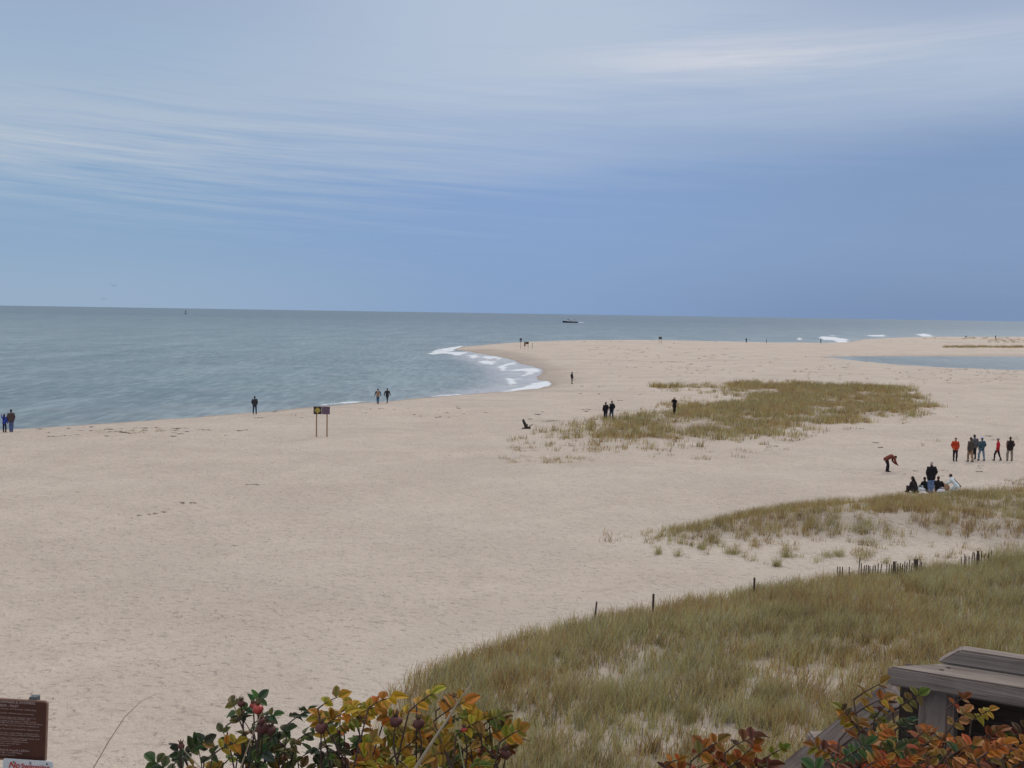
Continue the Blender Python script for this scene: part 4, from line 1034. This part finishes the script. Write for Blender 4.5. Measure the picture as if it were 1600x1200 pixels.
bm = bmesh.new(); box(bm, (0.02, .03, (zs - .02) / 2 - .2), (.045, .04, zs - .02 + .4), None, .004); link("post", bm_mesh("post", bm), simple("grey_metal_post", (.1, .11, .12)), w2, False)

# ------------------------------------------------------------------ rose bushes in front of the lens

LEAFC = {'green': [(.10, .15, .07), (.14, .20, .085), (.08, .12, .055), (.18, .23, .08), (.24, .23, .075)],
         'yellow': [(.58, .40, .05), (.50, .37, .045), (.36, .33, .06), (.55, .31, .04), (.34, .21, .045)],
         'olive': [(.28, .28, .055), (.19, .22, .05), (.36, .31, .06), (.42, .27, .04), (.22, .25, .06)],
         'orange': [(.55, .21, .045), (.45, .15, .035), (.58, .27, .07), (.28, .10, .035), (.46, .28, .11)],
         'brown': [(.17, .08, .038), (.28, .13, .04), (.34, .20, .045), (.11, .05, .03)],
         'mixed': [(.50, .18, .045), (.10, .13, .05), (.20, .19, .06), (.42, .24, .06), (.13, .065, .035), (.40, .16, .04), (.12, .16, .055)]}
def leaflet(V, Fc, C, base, d, nrm, L, W_, col):
    """serrate oval leaflet folded along its rib"""
    d = d.normalized(); side = d.cross(nrm).normalized(); nrm = side.cross(d).normalized()
    prof = [(0, 0), (.14, .30), (.32, .47), (.52, .50), (.72, .40), (.88, .22), (1.0, 0)]
    i0 = len(V); cur = random.uniform(-.15, .75); fold = random.uniform(.15, .85)
    for t, w_ in prof: V.append(base + d * L * t - nrm * cur * L * t * t)
    for k in (-1, 1):
        for j, (t, w_) in enumerate(prof[1:-1]):
            jit = 1 + random.uniform(-.14, .14)
            V.append(base + d * L * (t + random.uniform(-.02, .03)) - nrm * cur * L * t * t + side * k * W_ * w_ * jit + nrm * fold * W_ * w_)
    for k, o_ in ((-1, i0 + 7), (1, i0 + 12)):
        Fc.append((i0, i0 + 1, o_)); 
        for j in range(4): Fc.append((i0 + 1 + j, i0 + 2 + j, o_ + j + 1)); Fc.append((i0 + 1 + j, o_ + j + 1, o_ + j))
        Fc.append((i0 + 5, i0 + 6, o_ + 4))
    edge = tuple(x * random.uniform(.55, 1.0) for x in (col[0] * 1.05, col[1] * .8, col[2]))
    C += [(*col, 1)] * 7 + [(*edge, 1)] * 10

def leaf(V, Fc, C, tb, base, d, pal, size):
    size *= .88
    """pinnate rose leaf"""
    d = d.normalized(); n_ = random.choice((5, 7, 7, 9)); L = size * random.uniform(2.2, 3.2)
    nrm = (Vector((0, 0, 1)) + Vector((random.gauss(0, .5), random.gauss(0, .5) - .5, 0))).normalized()
    side = d.cross(nrm).normalized(); droop = random.uniform(.05, .35); colr = tuple(x * .82 for x in random.choice(pal)); rr = []
    P = lambda t: base + d * L * t - Vector((0, 0, 1)) * droop * L * t * t
    tube(tb, [P(0), P(.35), P(.7), P(1)], [.0016, .0013, .001, .0007], 4, False)
    for i in range(n_ // 2):
        t = .35 + .55 * i / max(1, n_ // 2 - 1)
        for k in (-1, 1):
            if random.random() < .08: continue
            c_ = [x * random.uniform(.75, 1.25) for x in (colr if random.random() < .75 else random.choice(pal))]
            leaflet(V, Fc, C, P(t), side * k + d * random.uniform(.3, .7) + nrm * random.uniform(-.3, .2), nrm, size * random.uniform(.85, 1.15), size * random.uniform(.62, .8), c_)
    c_ = [x * random.uniform(.75, 1.25) for x in colr]
    leaflet(V, Fc, C, P(1), d - Vector((0, 0, droop)), nrm, size * 1.15, size * .8, c_)

stemm = simple("rose_stem", (.055, .032, .026), .8, .3, 40, .3); hipred = simple("rose_hip_red", (.30, .035, .025), .35, .2, 40, 0, .4); hipbr = simple("rose_hip_brown", (.085, .028, .024), .6, .3, 40, .2)
calyx = simple("hip_calyx", (.10, .06, .035), .8)
def bush(label, stems, hips=(), dy=0):
    """stems: (px, py of the tip, depth, palette, leaves)"""
    tips = [atY(a, b_ + dy, Yd) for a, b_, Yd, *_ in stems]; cx = sum(t.x for t in tips) / len(tips); cy = sum(t.y for t in tips) / len(tips) + .05
    root = empty("rose_bush", (cx, cy, gz(cx, cy))); tag(root, label, 'rose bush', 'rose bushes along the bluff edge'); O = root.location.copy()
    V, Fc, C = [], [], []; tb = bmesh.new(); sb = bmesh.new()
    for tip, (a, b_, Yd, pal, nl, *sz) in zip(tips, stems):
        size = sz[0] if sz else .027; tip = tip - O; pal = LEAFC[pal]
        nl = int(nl * 2.2 + .5) if nl > 2 else nl
        b0 = Vector((tip.x * .45 + random.gauss(0, .06), random.gauss(0, .07), -.05)); ctrl = Vector((tip.x * .8 + random.gauss(0, .09), tip.y + random.gauss(0, .05), tip.z * .62))
        pts = [b0 * (1 - t) ** 2 + ctrl * 2 * t * (1 - t) + tip * t * t for t in [i / 9 for i in range(10)]]
        wv = Vector((random.gauss(0, .012), random.gauss(0, .012), 0)); pts = [p_ + wv * math.sin(i * 1.1) for i, p_ in enumerate(pts)]
        tube(sb, pts, [.0050 - .0036 * i / 9 for i in range(10)], 6)
        for i in range(nl):
            t = 1 - (i / max(nl, 1)) ** 1.15 * .62; ix = min(8, int(t * 9)); fr2 = t * 9 - ix; base = pts[ix] * (1 - fr2) + pts[ix + 1] * fr2
            ang = i * 2.4 + random.uniform(-.5, .5); upk = .9 if i < 2 else random.uniform(-.1, .6)
            leaf(V, Fc, C, tb, base, Vector((math.cos(ang), math.sin(ang) * .8, upk)), pal, size * random.uniform(.85, 1.1))
    me = bpy.data.meshes.new("foliage"); me.from_pydata([tuple(v) for v in V], [], Fc); a_ = me.attributes.new('tint', 'FLOAT_COLOR', 'POINT'); a_.data.foreach_set('color', np.array(C, np.float32).ravel())
    fo_ = link("foliage", me, rosemat, root); link("leaf_stalks", bm_mesh("leaf_stalks", tb), stemm, fo_)
    link("stems", bm_mesh("stems", sb), stemm, root)
    for a, b_, Yd, kind, r_ in hips:
        c_ = atY(a, b_, Yd) - O; bm = bmesh.new(); ball(bm, c_, (r_, r_, r_ * .92), 3)
        for v in bm.verts: v.co += (v.co - c_) * mnoise.noise(v.co * 90) * (.06 if kind == 'red' else .22)
        hp = link("rose_hip", bm_mesh("rose_hip", bm), hipred if kind == 'red' else hipbr, root)
        bm = bmesh.new()
        for k in range(5):
            an = k * 1.257 + random.random(); o_ = Vector((math.cos(an), math.sin(an), 0))
            tube(bm, [c_ + Vector((0, 0, r_ * .85)) + o_ * .002, c_ + Vector((0, 0, r_ * 1.3)) + o_ * r_ * .45, c_ + Vector((0, 0, r_ * 1.9)) + o_ * r_ * random.uniform(.3, .9)], [.0022, .0016, .0004], 5)
        link("calyx", bm_mesh("calyx", bm), calyx, hp)
        near = min(tips, key=lambda t: (t - O - c_).length) - O; e_ = Vector((near.x, near.y, min(near.z, c_.z) - random.uniform(.10, .16)))
        q0 = c_ - Vector((0, 0, r_ * .8)); q1 = q0 + Vector((random.gauss(0, .01), 0, -.06)); bm = bmesh.new()
        tube(bm, [q0 * (1 - t) ** 2 + q1 * 2 * t * (1 - t) + e_ * t * t for t in [i / 8 for i in range(9)]], [.0014 + .0010 * i / 8 for i in range(9)], 5)
        link("stem", bm_mesh("stem", bm), stemm, root)
    return root

bush('green leaved rose bush with one round red hip, left of the yellow bush',
     [(292, 1168, 2.1, 'green', 5), (318, 1180, 2.1, 'green', 5), (270, 1190, 2.1, 'green', 4), (338, 1172, 2.05, 'yellow', 3, .022), (350, 1192, 2.15, 'olive', 4), (378, 1112, 2.1, 'green', 6), (356, 1128, 2.12, 'green', 4, .022),
      (398, 1122, 2.08, 'green', 5, .024), (415, 1150, 2.1, 'green', 6), (445, 1128, 2.1, 'green', 4, .024), (462, 1150, 2.12, 'green', 5), (395, 1168, 2.12, 'green', 5), (438, 1172, 2.1, 'green', 6), (470, 1180, 2.15, 'green', 5),
      (420, 1188, 2.15, 'brown', 4), (372, 1150, 2.12, 'brown', 2, .02)],
     dy=8, hips=[(377, 1099, 2.1, 'brown', .0075), (403, 1108, 2.05, 'red', .0105), (395, 1102, 2.1, 'red', .006), (410, 1138, 2.05, 'brown', .012), (424, 1141, 2.05, 'brown', .010), (283, 1166, 2.05, 'brown', .0065), (408, 1126, 2.04, 'brown', .007)])
bush('yellow and amber rose bush with dark hips in the middle of the foreground',
     [(500, 1090, 2.0, 'yellow', 2, .030), (508, 1118, 2.0, 'yellow', 4), (528, 1100, 2.05, 'olive', 4, .018), (556, 1108, 2.05, 'yellow', 5), (580, 1096, 2.0, 'yellow', 6), (594, 1118, 2.05, 'yellow', 5), (518, 1132, 2.05, 'olive', 4), (546, 1122, 2.1, 'yellow', 4),
      (600, 1146, 2.1, 'olive', 4), (640, 1098, 2.0, 'yellow', 4), (648, 1090, 2.05, 'yellow', 2, .02), (682, 1098, 2.1, 'brown', 2, .020), (684, 1112, 2.0, 'yellow', 6), (692, 1128, 2.05, 'olive', 5), (668, 1140, 2.1, 'yellow', 5), (640, 1168, 2.1, 'olive', 5), (606, 1172, 2.05, 'yellow', 4),
      (680, 1170, 2.05, 'olive', 6), (575, 1172, 2.1, 'olive', 3), (540, 1172, 2.1, 'brown', 4), (510, 1172, 2.05, 'green', 4), (560, 1186, 2.15, 'brown', 4), (490, 1190, 2.1, 'green', 5), (700, 1190, 2.1, 'yellow', 4)],
     dy=14, hips=[(502, 1138, 1.98, 'brown', .0115), (618, 1127, 1.98, 'brown', .0115), (654, 1131, 1.97, 'brown', .0105)])
bush('small green and gold rose bush with withered brown tips, right of the amber one',
     [(748, 1128, 2.0, 'olive', 6), (760, 1142, 2.05, 'olive', 5), (776, 1150, 2.0, 'yellow', 5), (738, 1150, 2.05, 'olive', 5), (712, 1142, 2.0, 'yellow', 3), (722, 1166, 2.05, 'olive', 5), (770, 1172, 2.05, 'brown', 4), (750, 1184, 2.1, 'olive', 5), (776, 1176, 2.05, 'brown', 3, .02), (768, 1126, 2.05, 'brown', 2, .018)],
     dy=10, hips=[(790, 1178, 2.0, 'brown', .009), (725, 1140, 2.0, 'red', .006)])
bush('low rust orange rose sprays just left of the railing slope',
     [(1036, 1172, 2.0, 'orange', 3, .020), (1078, 1166, 2.0, 'brown', 4), (1100, 1180, 2.0, 'orange', 5), (1136, 1150, 2.0, 'brown', 5), (1146, 1170, 2.0, 'orange', 5), (1120, 1188, 2.05, 'brown', 4), (1064, 1190, 2.05, 'orange', 4), (1172, 1180, 2.05, 'olive', 3, .020), (1198, 1162, 2.05, 'olive', 2, .018), (1160, 1192, 2.1, 'brown', 4)], dy=26)
st_ = [(1343, 1096, 1.95, 'brown', 4, .022), (1340, 1114, 1.95, 'yellow', 4, .022), (1366, 1120, 1.95, 'brown', 4, .022), (1400, 1112, 1.95, 'olive', 4, .021), (1308, 1158, 1.9, 'brown', 5, .022), (1330, 1180, 1.9, 'orange', 5, .023), (1358, 1168, 1.9, 'orange', 4, .022), (1388, 1146, 1.95, 'green', 5, .021),
       (1420, 1162, 1.9, 'orange', 4, .022), (1445, 1170, 1.9, 'orange', 4, .022), (1477, 1108, 1.9, 'orange', 3, .017), (1480, 1146, 1.9, 'orange', 4, .021), (1526, 1128, 1.9, 'yellow', 1, .020), (1526, 1164, 1.9, 'orange', 4, .021), (1546, 1160, 1.9, 'olive', 4, .022), (1575, 1154, 1.9, 'mixed', 4, .021), (1600, 1154, 1.85, 'mixed', 5, .021)]
for k in range(70):
    a = random.uniform(1300, 1650); b_ = random.uniform(1180, 1225) + max(0, 1330 - a) * .4; st_.append((a, b_, random.uniform(1.75, 2.0), random.choice(('mixed', 'mixed', 'orange', 'orange', 'green', 'brown', 'olive')), 4, random.uniform(.018, .024)))
bush('large orange, brown and green rose thicket in front of the wooden railing', st_)

# dry stalks arching up close by
stalkm = simple("dry_stalk", (.30, .24, .16), .8, .2, 30)
def stalk(pts, r_, label, mat=stalkm):
    P = [atY(a, b_, Yd) for a, b_, Yd in pts]; g = Vector((P[0].x - .05, P[0].y + .05, gz(P[0].x, P[0].y))); allp = [g - Vector((0, 0, .05)), (g + P[0]) / 2 + Vector((.01, 0, 0))] + P
    bm = bmesh.new(); tube(bm, [p_ - g for p_ in allp], [r_] * 2 + [r_ * (1 - .75 * i / (len(P) - 1)) for i in range(len(P))], 6)
    o = link("grass_stalk", bm_mesh("grass_stalk", bm), mat); o.location = g; tag(o, label, 'grass stalk', 'dry grass stalks near the camera')
stalk([(146, 1200, 2.2), (170, 1158, 2.2), (195, 1120, 2.2), (220, 1096, 2.2), (244, 1084, 2.2)], .0012, 'thin brown stalk arching alone over the sand near the brown sign', simple("brown_stalk", (.30, .235, .18), .8))
stalk([(648, 1202, 1.7), (675, 1160, 1.7), (703, 1118, 1.7), (722, 1088, 1.7), (738, 1066, 1.7)], .0032, 'thick pale stalk slanting across the amber rose bush')
stalk([(726, 1202, 1.9), (721, 1180, 1.9), (716, 1154, 1.9)], .0018, 'short green stalk between the amber and gold bushes', simple("green_stalk", (.22, .24, .11), .7))
stalk([(375, 1202, 1.9), (390, 1160, 1.9), (404, 1125, 1.9), (412, 1108, 1.9)], .0017, 'pale stalk crossing the green rose bush')
stalk([(316, 1202, 1.9), (298, 1184, 1.9), (284, 1168, 1.9)], .0014, 'small pale stalk leaning left at the green bush foot')
